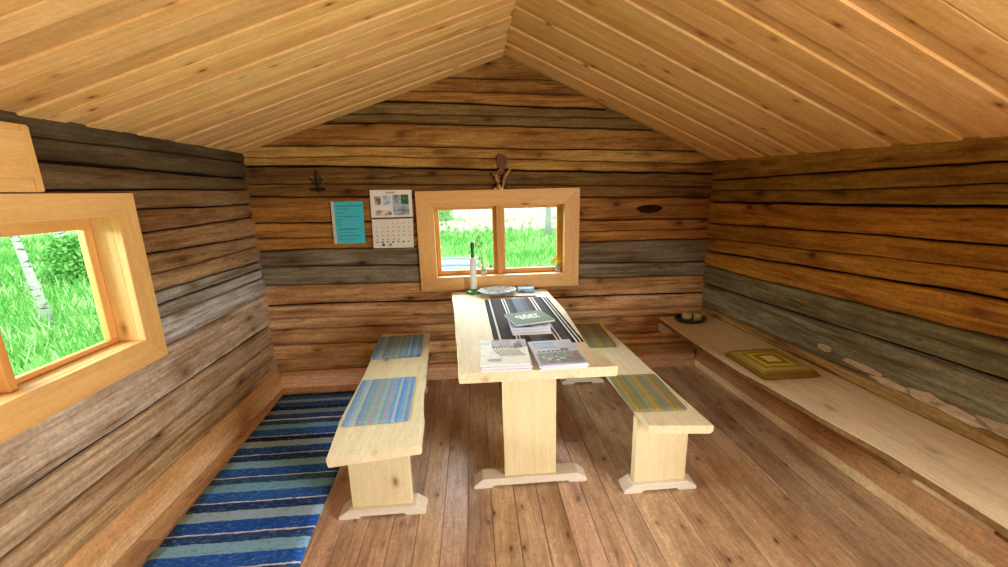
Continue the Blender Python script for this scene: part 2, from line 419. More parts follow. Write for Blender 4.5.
# baseboards (sill timbers with a slanted top)
def baseb(name, prof, m, a, b, axis, top=(.88, .76, .62)):
    """prof in (offset from wall, z); a,b end points (x,y) of the wall line, inward normal given by axis"""
    mb = MB(); n = len(prof); vs = []
    for (px, py) in (a, b):
        for o_, z in prof:
            vs.append((px+axis[0]*o_, py+axis[1]*o_, z))
    mb.add(vs, [tuple(range(n)), tuple(range(n, 2*n))[::-1]])
    b0 = len(mb.v)-2*n
    for i in range(n):
        mb.f.append([b0+i, b0+(i+1) % n, b0+n+(i+1) % n, b0+n+i]); mb.c.append(top if i in (2, 3) else (1, 1, 1)); mb.s.append(3.); mb.m.append(0)
    return tag(mb.build(name, m), kind='structure')
baseb('baseboard_left', [(-.01, 0), (.034, 0), (.034, .078), (.028, .086), (.004, .148), (-.01, .148)], M['base_y'], (XL, YR+.001), (XL, D), (1, 0))
baseb('baseboard_right', [(-.01, 0), (.034, 0), (.034, .055), (.029, .062), (.0, .15), (-.01, .15)], M['base_y'], (XRy(YR), YR+.001), (XRy(D), D), (-1, 0), (.74, .55, .40))
baseb('baseboard_back', [(-.01, 0), (.026, 0), (.026, .098), (.02, .106), (.003, .12), (-.01, .12)], M['base_x'], (XL+.035, D), (XRy(D)-.036, D), (0, -1))

# peeled patches on the grey log of the right wall
random.seed(11)
mb = MB(); mb.col = (1, 1, 1)
for (yc, zc, ry, rz) in ((1.93, .585, .045, .018), (1.72, .570, .10, .016), (1.58, .548, .09, .018), (1.44, .556, .07, .026), (1.32, .548, .10, .022), (1.17, .562, .10, .026), (1.05, .560, .08, .03)):
    n = 18; P1, P2 = [], []
    for i in range(n):
        a = 2*pi*i/n; q = 1+.35*nz(cos(a)*2+yc*9, sin(a)*2)
        y = yc+ry*q*cos(a); P1.append((XRy(y)-.0075, y, zc+rz*q*sin(a))); P2.append((XRy(y)+.02, y, zc+rz*q*sin(a)))
    mb.add(P1+P2, [tuple(range(n)), tuple(range(n, 2*n))[::-1]]+[(i, (i+1) % n, n+(i+1) % n, n+i) for i in range(n)])
tag(mb.build('trim_peeled_wood', wood('peeled', 'b89c78', '9a7c58', axis=1, tint=False)), kind='structure')

# ------------------------------------------------------------ windows
glass, nt, bs = newmat('window_glass')
nt.nodes.remove(bs)
tr = nd(nt, 'ShaderNodeBsdfTransparent'); tr.inputs[0].default_value = (.96, .985, .97, 1)
gl = nd(nt, 'ShaderNodeBsdfGlossy'); gl.inputs['Roughness'].default_value = .02
mx = nd(nt, 'ShaderNodeMixShader'); mx.inputs[0].default_value = .004
nt.links.new(tr.outputs[0], mx.inputs[1]); nt.links.new(gl.outputs[0], mx.inputs[2])
nt.links.new(mx.outputs[0], nt.nodes['Material Output'].inputs[0])
M['glass'] = glass

def window(name, mp, o_, i_, panes, zp, dep=.075):
    """mp(u, v, n): n into the room; o_/i_ outer and inner casing rect; panes u-ranges; zp pane z range"""
    root = tag(empty(name, mp((i_[0]+i_[1])/2, i_[2], 0)), kind='structure')
    inv = Vector(root.location)
    horiz = 'trim_x' if abs(mp(1, 0, 0)[0]-mp(0, 0, 0)[0]) > .5 else 'trim'
    def q(mb, pts, n0, n1):   # polygon extruded in n
        n = len(pts)
        vs = [Vector(mp(u, v, n0))-inv for u, v in pts]+[Vector(mp(u, v, n1))-inv for u, v in pts]
        mb.add(vs, [tuple(range(n)), tuple(range(n, 2*n))[::-1]]+[(i, (i+1) % n, n+(i+1) % n, n+i) for i in range(n)])
    def part(nm, pts, n0, n1, mat, bev=.0025, parent=None, col=(1, 1, 1)):
        mb = MB(); mb.seed = random.uniform(0, 40); mb.col = col
        for P in (pts if isinstance(pts[0][0], tuple) else [pts]): q(mb, P, n0, n1)
        o = mb.build(nm, M[mat], root if parent is None else parent, bevel=bev); return o
    a0, a1, a2, a3 = o_; b0, b1, b2, b3 = i_
    part('casing_board', [(a0, a3), (a1, a3), (b1, b3), (b0, b3)], -.006, .028, horiz)
    part('casing_board', [(a0, a2), (a1, a2), (b1, b2), (b0, b2)], -.006, .028, horiz)
    part('casing_board', [(a0, a2), (a0, a3), (b0, b3), (b0, b2)], -.006, .028, 'trim_z')
    part('casing_board', [(a1, a2), (a1, a3), (b1, b3), (b1, b2)], -.006, .028, 'trim_z')
    # lining of the opening, stepped near the room side
    def ring(nm, off, n0, n1, w, mats):
        c0, c1, c2, c3 = b0-off, b1+off, b2-off, b3+off
        part(nm, [(c0-w, c3), (c1+w, c3), (c1+w, c3+w), (c0-w, c3+w)], n0, n1, mats[0], .001)
        part(nm, [(c0-w, c2-w), (c1+w, c2-w), (c1+w, c2), (c0-w, c2)], n0, n1, mats[0], .001)
        part(nm, [(c0-w, c2), (c0, c2), (c0, c3), (c0-w, c3)], n0, n1, mats[1], .001)
        part(nm, [(c1, c2), (c1+w, c2), (c1+w, c3), (c1, c3)], n0, n1, mats[1], .001)
    ring('lining_board', .0, -.014, -.0065, .05, (horiz, 'trim_z'))
    ring('lining_board', .004, -dep-.034, -.0145, .045, (horiz, 'trim_z'))
    # sashes
    u_all = (panes[0][0], panes[-1][1])
    sash_n0, sash_n1 = -dep-.03, -dep
    for (p0, p1) in panes:
        f0 = b0-.003 if p0 == u_all[0] else p0-.03
        f1 = b1+.003 if p1 == u_all[1] else p1+.03
        s = empty('sash'); s.parent = root
        part('sash_rail', [(f0, zp[1]), (f1, zp[1]), (f1, b3+.003), (f0, b3+.003)], sash_n0, sash_n1, horiz, .003, s, (.94, .82, .66))
        part('sash_rail', [(f0, b2-.003), (f1, b2-.003), (f1, zp[0]), (f0, zp[0])], sash_n0, sash_n1, horiz, .003, s, (.94, .82, .66))
        part('sash_stile', [(f0, zp[0]), (p0, zp[0]), (p0, zp[1]), (f0, zp[1])], sash_n0, sash_n1, 'trim_z', .003, s, (.94, .82, .66))
        part('sash_stile', [(p1, zp[0]), (f1, zp[0]), (f1, zp[1]), (p1, zp[1])], sash_n0, sash_n1, 'trim_z', .003, s, (.94, .82, .66))
        part('glass_pane', [(p0-.004, zp[0]-.004), (p1+.004, zp[0]-.004), (p1+.004, zp[1]+.004), (p0-.004, zp[1]+.004)], sash_n0+.012, sash_n0+.016, 'glass', 0, s)
    m0, m1 = panes[0][1]+.03, panes[1][0]-.03
    part('mullion', [(m0-.001, b2-.003), (m1+.001, b2-.003), (m1+.001, b3+.003), (m0-.001, b3+.003)], -.12, -dep+.045, 'trim_z', .003, None, (.85, .7, .5))
    return root
window('window_1', lambda u, v, n: (u, D-n, v), (-.412, .795, .727, 1.468), (-.288, .682, .830, 1.352), [(-.260, .145), (.238, .645)], (.862, 1.325), dep=.075)
window('window_2', lambda u, v, n: (XL+n, u, v), (.83, 2.012, .705, 1.486), (.935, 1.902, .822, 1.388), [(.985, 1.375), (1.462, 1.868)], (.84, 1.338), dep=.092)

# ------------------------------------------------------------ furniture
def wob(p0, p1, n, amp, sd):
    """points from p0 to p1 with a live-edge wobble"""
    out = []; dx, dy = p1[0]-p0[0], p1[1]-p0[1]; L = math.hypot(dx, dy); nx, ny = -dy/L, dx/L
    for i in range(n+1):
        t = i/n; a = amp*(nz(t*L*3, sd)+.5*nz(t*L*11, sd+5)+.25*nz(t*L*30, sd+9))*min(1, t*12, (1-t)*12)
        out.append((p0[0]+dx*t+nx*a, p0[1]+dy*t+ny*a))
    return out
def slab_part(name, left, right, z0, z1, mat, parent, ampl, ampr, sd, under=.012, allbark=False):
    """plank between polylines left and right (front to back), live edges bevelled under"""
    def poly(pts, amp, s):
        o = []
        for i in range(len(pts)-1):
            w = wob(pts[i], pts[i+1], max(2, int(12*math.dist(pts[i], pts[i+1]))), amp, s+i)
            o += w if i == 0 else w[1:]
        return o
    Lp = poly(left, ampl, sd); Rp = poly(right, ampr, sd+30)
    n = max(len(Lp), len(Rp))
    def rs(p):
        out = []
        for i in range(n):
            t = i/(n-1)*(len(p)-1); k = min(int(t), len(p)-2); f = t-k
            out.append((p[k][0]*(1-f)+p[k+1][0]*f, p[k][1]*(1-f)+p[k+1][1]*f))
        return out
    Lp, Rp = rs(Lp), rs(Rp)
    mb = MB(); mb.seed = sd; loc = Vector(parent.location)
    vs = []; c = .003
    for (a, b) in zip(Lp, Rp):
        w = (b[0]-a[0])
        prof = [(a[0]+under, z0), (a[0]+.001, z0+.012), (a[0], z1-c), (a[0]+c, z1), (a[0]+w*.33, z1), (a[0]+w*.66, z1), (b[0]-c, z1), (b[0], z1-c), (b[0]-.001, z0+.012), (b[0]-under, z0)]
        for i, (x, z) in enumerate(prof):
            t = (x-a[0])/w; y = a[1]*(1-t)+b[1]*t
            vs.append((x-loc.x, y-loc.y, z-loc.z))
    m = 10; side_l, side_r = [], []
    fs = [tuple(range(m)), tuple((n-1)*m+i for i in range(m))[::-1]]
    mb.add(vs, fs)
    b0 = len(mb.v)-len(vs)
    for k in range(n-1):
        for i in range(m):
            j = (i+1) % m
            isr = i in (7, 8) and ampr > .004; isl = i in (0, 1) and ampl > .004
            mb.mi = 1 if ((isr or isl) and (allbark or nz(k*.9, i*.2, sd) > -.12)) else 0
            mb.f.append([b0+k*m+i, b0+k*m+j, b0+(k+1)*m+j, b0+(k+1)*m+i]); mb.c.append((1, 1, 1)); mb.s.append(sd); mb.m.append(mb.mi)
    mb.mi = 0
    return mb.build(name, [mat, M['bark']], parent)

def trestle(parent, xc, yf, w, ztop, fw, fdep, fh, tb=.045, skew=0.):
    """board leg on a low foot with mitred ends; xc centre, yf front face of board (world)"""
    loc = Vector(parent.location)
    mb = MB(); mb.seed = random.uniform(0, 30)
    x0, x1 = xc-w/2-loc.x, xc+w/2-loc.x; y0 = yf-loc.y
    mb.box((x0, y0, fh-.001), (x1, y0+tb, ztop+.001))
    mb.build('trestle_board', M['pale_z'], parent, bevel=.003)
    mb = MB(); mb.seed = random.uniform(0, 30)
    a, b = xc-fw/2-loc.x, xc+fw/2-loc.x; ya, yb = yf+tb/2-fdep/2-loc.y, yf+tb/2+fdep/2-loc.y
    c = .045; f0 = .0; r = .012
    prof = [(a, f0), (a+.09, f0), (a+.10, r), (b-.10, r), (b-.09, f0), (b, f0), (b, .018), (b-c, fh), (a+c, fh), (a, .018)]
    vs = [(x, ya, z) for x, z in prof]+[(x, yb, z) for x, z in prof]; n = len(prof)
    mb.add(vs, [tuple(range(n)), tuple(range(n, 2*n))[::-1]]+[(i, (i+1) % n, n+(i+1) % n, n+i) for i in range(n)])
    mb.build('foot', M['pale_x'], parent, bevel=.003)

TZ = .72
t = empty('trestle_table', (.2, 2.28, 0), label='pale pine trestle table with live-edge top standing below the back window', cat='table')
slab_part('tabletop', [(-.088,1.571),(-.105,1.9),(-.155,2.6),(-.183,3.0)], [(.588,1.563),(.525,1.80),(.538,2.03),(.552,2.41),(.528,2.98)], TZ-.045, TZ, M['pale_y'], t, .006, .006, 11, under=.004)
trestle(t, .238, 1.785, .262, TZ-.045, .575, .085, .052)
trestle(t, .21, 2.945, .262, TZ-.045, .42, .07, .045)

BZ = .43
b = empty('bench', (-.48, 2.2, 0), label='pale pine bench with blue striped mats, standing between blue rug and table', cat='bench')
slab_part('seat', [(-.624,1.477),(-.658,1.766),(-.672,2.246),(-.712,2.954)], [(-.251,1.527),(-.275,1.8),(-.312,2.3),(-.358,2.93)], BZ-.042, BZ, M['pale_y'], b, .002, .009, 23, under=.006)
trestle(b, -.472, 1.65, .272, BZ-.042, .395, .085, .048)
trestle(b, -.59, 2.82, .27, BZ-.042, .39, .08, .048)
b = empty('bench', (.86, 2.25, 0), label='pale pine bench with yellow-grey striped mats on the right side of the table', cat='bench')
slab_part('seat', [(.736,1.560),(.722,2.033),(.71,2.5),(.70,3.0)], [(1.018,1.528),(1.0,1.9),(.985,2.4),(.965,2.995)], BZ-.04, BZ, M['pale_y'], b, .004, .006, 35, under=.014)
trestle(b, .862, 1.675, .258, BZ-.04, .366, .085, .048)
trestle(b, .79, 2.83, .265, BZ-.04, .33, .07, .045)

# wall bench on the right
b = empty('wall_bench', (1.62, 1.6, 0), label='long weathered plank bench fixed along the right wall on slanted brackets', cat='bench')
slab_part('seat', [(1.50,.42),(1.50,.7),(1.50,1.1),(1.49,1.3),(1.455,1.6),(1.41,1.9),(1.392,2.3),(1.392,2.90)], [(XRy(.4)-.012,.42),(XRy(.7)-.012,.7),(XRy(1.1)-.012,1.1),(XRy(1.78)-.012,1.78),(XRy(2.3)-.012,2.3),(XRy(3.0)-.012,3.01)], .432, .472, M['bench_grey'], b, .013, .001, 51, under=.016, allbark=True)
for yb_ in (.5, 1.13, 2.16):
    mb = MB(); mb.seed = yb_*7; X1 = XRy(yb_)-.012
    prof = [(1.49, .431), (1.60, .431), (X1-.005, .24), (X1-.005, .16)]
    vs = [(x-1.62, yb_-1.6, z) for x, z in prof]+[(x-1.62, yb_+.035-1.6, z) for x, z in prof]
    mb.add(vs, [(0,1,2,3), (7,6,5,4), (0,4,5,1), (1,5,6,2), (2,6,7,3), (3,7,4,0)])
    mb.build('bracket', M['bench_grey'], b, bevel=.003)
mb = MB(); mb.seed = 4; mb.box((1.468-1.62, D-.075-1.6, .318), (XRy(D)-.03-1.62, D-.006-1.6, .431))
mb.build('bearer_block', M['pale_x'], b, bevel=.003)

# ------------------------------------------------------------ textiles
def mat_obj(name, pts, z, th, mat, label, cat, group=None, wav=.003, nn=16, rc=.012, piping=None, puff=0.):
    """soft flat mat on quad pts (fl, fr, br, bl): local frame centred, x across, y along"""
    cx = sum(p[0] for p in pts)/4; cy = sum(p[1] for p in pts)/4
    ang = math.atan2((pts[3][1]+pts[2][1]-pts[0][1]-pts[1][1]), (pts[3][0]+pts[2][0]-pts[0][0]-pts[1][0]))-pi/2
    W = (math.dist(pts[0], pts[1])+math.dist(pts[2], pts[3]))/2; H = (math.dist(pts[0], pts[3])+math.dist(pts[1], pts[2]))/2
    mb = MB(); n = nn; vs = []
    for side in (1, 0):
        for j in range(n+1):
            for i in range(n+1):
                u, v = i/n*2-1, j/n*2-1
                x, y = u*W/2, v*H/2
                # rounded corners
                if abs(x) > W/2-rc and abs(y) > H/2-rc:
                    dx, dy = abs(x)-(W/2-rc), abs(y)-(H/2-rc); d = math.hypot(dx, dy)
                    if d > rc:
                        x = math.copysign(W/2-rc+dx*rc/d, x); y = math.copysign(H/2-rc+dy*rc/d, y)
                x += .002*nz(y*9, 3); y += .002*nz(x*9, 8)
                edge = min(1, (1-max(abs(u), abs(v)))*n*.5)
                if side: zz = th*(.45+.55*edge)+wav*(nz(x*9+cx*7, y*9+cy*5)+.6)*edge + puff*(1-u*u)*(1-v*v)
                else: zz = th*.12*(1-edge)
                vs.append((x, y, zz))
    K = (n+1)**2; fs = []
    for s_ in (0, 1):
        for j in range(n):
            for i in range(n):
                q = [s_*K+j*(n+1)+i, s_*K+j*(n+1)+i+1, s_*K+(j+1)*(n+1)+i+1, s_*K+(j+1)*(n+1)+i]
                fs.append(q if s_ == 0 else q[::-1])
    bd = [i for i in range(n+1)]+[j*(n+1)+n for j in range(1, n+1)]+[n*(n+1)+i for i in range(n-1, -1, -1)]+[j*(n+1) for j in range(n-1, 0, -1)]
    for a, c in zip(bd, bd[1:]+bd[:1]): fs.append((a, c, K+c, K+a))
    mb.add(vs, fs)
    o = mb.build(name, mat, smooth=True, loc=(cx, cy, z), rot=ang)
    return tag(o, label, cat, group)

bl = ['6f93bd','8aa9b8','7fa3a8','93a39a','8a8f9f','7fa39c','6b8fc0','98b0b8','7d9cc0','a09aac','7fa89a','8fa6a8','6f96c4']
st = []; random.seed(21)
seq = ['90a6b6','6c92bc','7a9bbe','8fa9b4','a3b0a8','6d92bf','8b8fa6','72a09c','8ba49c','9a8fa8','7ba58f','93a6ae','6f9fa6','9c90ac','7e9fb4','6a93c8','9db2b4','5f8cc4','6f9ac8','90a8b0','6a93c4','86a2bc']
for i, c in enumerate(seq): st.append((i/len(seq), c))
M['mat_blue'] = stripes('blue_stripe_weave', st, 0, -.16, .16, .22, mscale=(30, 220, 60))
mat_obj('seat_mat', [(-.64,1.705),(-.335,1.712),(-.363,2.182),(-.656,2.168)], BZ, .010, M['mat_blue'], 'blue striped woven seat mat nearest the viewer on the left bench', 'seat mat', 'blue striped mats on the left bench')
mat_obj('seat_mat', [(-.693,2.467),(-.369,2.472),(-.40,2.91),(-.712,2.869)], BZ, .010, M['mat_blue'], 'blue striped woven seat mat at the far end of the left bench', 'seat mat', 'blue striped mats on the left bench')
ys = [('9a935c',.0),('8c8b66',.06),('a8933e',.14),('977a30',.17),('8a8458',.2),('80805c',.27),('8a8a78',.34),('9c8840',.41),('a89344',.45),('8d8656',.5),('7f7f60',.56),('84867a',.64),('a08c40',.71),('957630',.76),('88815a',.79),('80805c',.84),('8a8468',.9),('a08538',.95)]
M['mat_yellow'] = stripes('yellow_stripe_weave', [(p, c) for c, p in ys], 0, -.15, .15, .2, mscale=(30, 200, 60), warp=.006)
mat_obj('seat_mat', [(.712,1.675),(.965,1.658),(.985,2.075),(.716,2.03)], BZ, .008, M['mat_yellow'], 'yellow and grey striped seat mat at the near end of the right bench', 'seat mat', 'yellow striped mats on the right bench')
mat_obj('seat_mat', [(.72,2.475),(.915,2.472),(.948,2.96),(.735,2.95)], BZ, .008, M['mat_yellow'], 'yellow and grey striped seat mat half hidden behind the table edge', 'seat mat', 'yellow striped mats on the right bench')
M['cushion'] = stripes('yellow_square_weave', [(0,'d5c48e'),(.24,'7d6a1c'),(.32,'8f7c22'),(.40,'c9b02e'),(.52,'8a7a22'),(.62,'a39a58'),(.78,'8d8030'),(.86,'7a5f1e'),(.94,'6c4f1c')], 0, 0., .165, .25, radial=True, mscale=(150, 150, 60))
mat_obj('cushion', [(1.455,1.822),(1.772,1.815),(1.765,2.155),(1.462,2.165)], .472, .030, M['cushion'], 'square yellow cushion with nested squares on the right wall bench', 'cushion', puff=.012, rc=.012)

# blue rag rug
seq = []
def band(y0, y1, c): seq.append((y0, y1, c))
P = .187; y = .85
rng = random.Random(5)
edges = []
base_y = 1.60
cy = []
for k in range(-4, 6):
    d = base_y+k*P      # dashed line; toward the viewer: dark, light, blue
    dark = ['2c4e84','26447a','335c88','24427a','1e2656','2f5288'][k % 6]
    cy.append((d-P, ['2a62c4','2458b4','2e68c6'][k % 3])); cy.append((d-.118, ['86bce0','9cc0da','78b6de'][k % 3])); cy.append((d-.058, dark)); cy.append((d-.0075, 'd6e0ea'))
cy = [c for c in cy if c[0] < 2.545]
cy += [(2.545,'2f4f84'),(2.60,'7f9fc0'),(2.655,'1c2148'),(2.705,'2f5088'),(2.76,'86a0ba'),(2.80,'3a5a8c'),(2.855,'14183c'),(2.885,'8a8c96')]
cy = sorted(cy)
# remove near-coincident stops
out = [cy[0]]
for c in cy[1:]:
    if c[0]-out[-1][0] > .003: out.append(c)
cy = out
lo, hi = 1.0, 2.95
cyA = [c for c in cy if .98 < c[0] < 2.0]; cyB = [c for c in cy if c[0] >= 1.96]
YC = 1.9
m, nt, bs = newmat('blue_rag_weave'); L = nt.links
tc = nd(nt, 'ShaderNodeTexCoord'); sp = nd(nt, 'ShaderNodeSeparateXYZ'); L.new(tc.outputs['Object'], sp.inputs[0])
mp = nd(nt, 'ShaderNodeMapping'); mp.inputs['Scale'].default_value = (22, 130, 40); L.new(tc.outputs['Object'], mp.inputs[0])
n = nd(nt, 'ShaderNodeTexNoise', _Scale=1., _Detail=4., _Roughness=.7); L.new(mp.outputs[0], n.inputs['Vector'])
yy = math_(nt, 'ADD', sp.outputs[1], math_(nt, 'MULTIPLY', math_(nt, 'SUBTRACT', n.outputs['Fac'], .5), .018))
r0 = nd(nt, 'ShaderNodeMapRange', _From_Min=lo-YC, _From_Max=hi-YC); L.new(yy, r0.inputs[0])
rA = ramp(nt, [(max(0, (c[0]-lo)/(hi-lo)), lin(c[1])) for c in cyA], 'CONSTANT'); L.new(r0.outputs[0], rA.inputs[0])
rB = ramp(nt, [((c[0]-lo)/(hi-lo), lin(c[1])) for c in cyB], 'CONSTANT'); L.new(r0.outputs[0], rB.inputs[0])
print('rug stops', len(cyA), len(cyB))
rug_c = mix(nt, rA.outputs[0], rB.outputs[0], math_(nt, 'GREATER_THAN', r0.outputs[0], (2.0-lo)/(hi-lo)))
n2 = nd(nt, 'ShaderNodeTexNoise', _Scale=1., _Detail=2., _Roughness=.6); mp2 = nd(nt, 'ShaderNodeMapping'); mp2.inputs['Scale'].default_value = (45, 160, 40); L.new(tc.outputs['Object'], mp2.inputs[0]); L.new(mp2.outputs[0], n2.inputs['Vector'])
fl = nd(nt, 'ShaderNodeMapRange', _From_Min=.58, _From_Max=.66, _To_Max=.55); L.new(n2.outputs['Fac'], fl.inputs[0])
fl2 = nd(nt, 'ShaderNodeMapRange', _From_Min=.42, _From_Max=.36, _To_Max=.5); L.new(n2.outputs['Fac'], fl2.inputs[0])
c = mix(nt, rug_c, lin('1c2c50'), fl.outputs[0]); c = mix(nt, c, lin('7f9fbe'), fl2.outputs[0])
L.new(c, bs.inputs['Base Color']); bs.inputs['Roughness'].default_value = .95; bs.inputs['Specular IOR Level'].default_value = .05
bp = nd(nt, 'ShaderNodeBump', _Strength=.8, _Distance=.004); L.new(n.outputs['Fac'], bp.inputs['Height']); L.new(bp.outputs[0], bs.inputs['Normal'])
M['rug'] = m
mb = MB(); vs = []; NX, NY = 12, 60
ya, yb = .75, 2.905
def rugx(y, t):
    l = -1.39-(y-1.46)*.055+.004*nz(y*8, 1); r_ = -.755-(y-1.42)*.05+.004*nz(y*8, 4)
    return l+(r_-l)*t
for s_ in (1, 0):
    for j in range(NY+1):
        y = ya+(yb-ya)*j/NY
        for i in range(NX+1):
            x = rugx(y, i/NX)
            vs.append((x+1.08, y-YC+.006*nz(x*4, y), (.010+.003*nz(x*8, y*8)) if s_ else .0005))
K = (NX+1)*(NY+1); fs = []
for s_ in (0, 1):
    for j in range(NY):
        for i in range(NX):
            q = [s_*K+j*(NX+1)+i, s_*K+j*(NX+1)+i+1, s_*K+(j+1)*(NX+1)+i+1, s_*K+(j+1)*(NX+1)+i]
            fs.append(q if s_ == 0 else q[::-1])
for j in range(NY):
    a, c_ = j*(NX+1), (j+1)*(NX+1); fs.append((c_, a, K+a, K+c_)); a += NX; c_ += NX; fs.append((a, c_, K+c_, K+a))
for i in range(NX):
    fs.append((i, i+1, K+i+1, K+i)); q = NY*(NX+1)+i; fs.append((q+1, q, K+q, K+q+1))
mb.add(vs, fs)
rug = empty('rag_rug', (-1.08, YC, 0), label='blue and navy striped rag rug on the floor along the left wall', cat='rug')
mb.build('weave', M['rug'], rug, smooth=True)
mb = MB()
for i in range(70):
    x = rugx(2.9, i/69)+1.08; y0 = 2.9-YC
    mb.tube([(x, y0-.005, .006), (x+random.uniform(-.006, .006), y0+.012, .005), (x+random.uniform(-.014, .014), y0+random.uniform(.022, .035), .003)], .0016, 4)
tag(mb.build('fringe', plain('fringe', 'c9b8a8', .9, .1), rug), 'white knotted thread fringe', kind='stuff')

# table runner
rs = [(0,'3a3938'),(.06,'d9dad6'),(.085,'3a3a3c'),(.11,'47423f'),(.24,'2c2f33'),(.255,'e2e4e2'),(.275,'2f3338'),(.295,'dfe2e2'),(.31,'5a5452'),(.36,'4a4542'),(.42,'6d7686'),(.55,'5f646e'),(.62,'4f4a46'),(.70,'dfe2e2'),(.722,'3a3d40'),(.745,'e2e4e2'),(.765,'4d4642'),(.86,'2e2d2c'),(.905,'e4e4e0'),(.925,'2e2d2c'),(.95,'dcdcd6'),(.965,'2a2828')]
M['runner'] = stripes('runner_weave', rs, 0, -.22, .22, .25, mscale=(60, 200, 60))
mat_obj('table_runner', [(.085,1.865),(.520,1.835),(.497,2.745),(.052,2.745)], TZ, .0035, M['runner'], 'dark striped woven runner lying along the table under the books', 'table runner', wav=.0008, nn=24, rc=.003)

# ------------------------------------------------------------ lettering
def text_bm(s, size, bold=0.):
    cu = bpy.data.curves.new('t', 'FONT'); cu.body = s; cu.size = size; cu.align_x = 'CENTER'; cu.align_y = 'CENTER'; cu.offset = bold; cu.resolution_u = 3
    o = bpy.data.objects.new('t', cu); COL.objects.link(o)
    dg = bpy.context.evaluated_depsgraph_get(); dg.update()
    me = bpy.data.meshes.new_from_object(o.evaluated_get(dg))
    bpy.data.objects.remove(o); bpy.data.curves.remove(cu)
    return [tuple(v.co) for v in me.vertices], [tuple(p.vertices) for p in me.polygons]
def put_text(mb, s, size, fn, bold=0.):
    vs, fs = text_bm(s, size, bold)
    if vs: mb.add([fn(x, y) for x, y, z in vs], fs)

# ------------------------------------------------------------ books and magazines
M['pages'] = plain('pages', 'c9cbe6', .7, .2, nstr=.06, nscale=300)
M['pages_w'] = plain('pages_white', 'd9d6da', .7, .2, nstr=.06, nscale=300)
def picture_mat(name, cols, scale=(14, 14, 14), det=5., rough=.3, lo=.3, hi=.7):
    m, nt, bs = newmat(name); L = nt.links
    tc = nd(nt, 'ShaderNodeTexCoord'); mp = nd(nt, 'ShaderNodeMapping'); mp.inputs['Scale'].default_value = scale; L.new(tc.outputs['Object'], mp.inputs[0])
    n = nd(nt, 'ShaderNodeTexNoise', _Scale=1., _Detail=det, _Roughness=.6); L.new(mp.outputs[0], n.inputs['Vector'])
    r0 = nd(nt, 'ShaderNodeMapRange', _From_Min=lo, _From_Max=hi); L.new(n.outputs['Fac'], r0.inputs[0])
    k = len(cols); r = ramp(nt, [(i/max(1, k-1), lin(c)) for i, c in enumerate(cols)]); L.new(r0.outputs[0], r.inputs[0])
    L.new(r.outputs[0], bs.inputs['Base Color']); bs.inputs['Roughness'].default_value = max(rough, .55) if rough == .3 else rough; bs.inputs['Specular IOR Level'].default_value = .2
    return m
M['cov_mint'] = picture_mat('mint_cover', ['c0d2ce','d8e8e0','e8f2ea','d2e0da'], (26, 26, 8))
M['cov_mauve'] = picture_mat('mauve_cover', ['4e4a50','8d8388','a69ba0','b9aeb4'], (34, 34, 8))
M['cov_dark'] = plain('cover_dark', '39443c', .4)
M['cov_sky'] = picture_mat('cover_sky', ['6f8fb4','8fa8c4','a3b3c4'], (6, 20, 8))
M['cov_haze'] = picture_mat('cover_haze', ['a9b2c0','b7bfca','8f9dae'], (6, 30, 8))
M['cov_town'] = picture_mat('cover_town', ['4d5652','6f7a78','8d8f88','a89f98'], (40, 50, 8))
M['ink'] = plain('ink', '2b2e36', .6); M['ink_w'] = plain('white_ink', 'e8f2ee', .6); M['ink_r'] = plain('red_print', 'b0605c', .5); M['ink_g'] = plain('olive_print', '7f8a6a', .5)
M['cov_gb'] = plain('grey_green_cover', '7d958b', .7, .1, nstr=.05)
M['cov_green'] = picture_mat('green_cover', ['2d3f38','4d6a58','8fb0a0','c9dcd6'], (12, 12, 5))

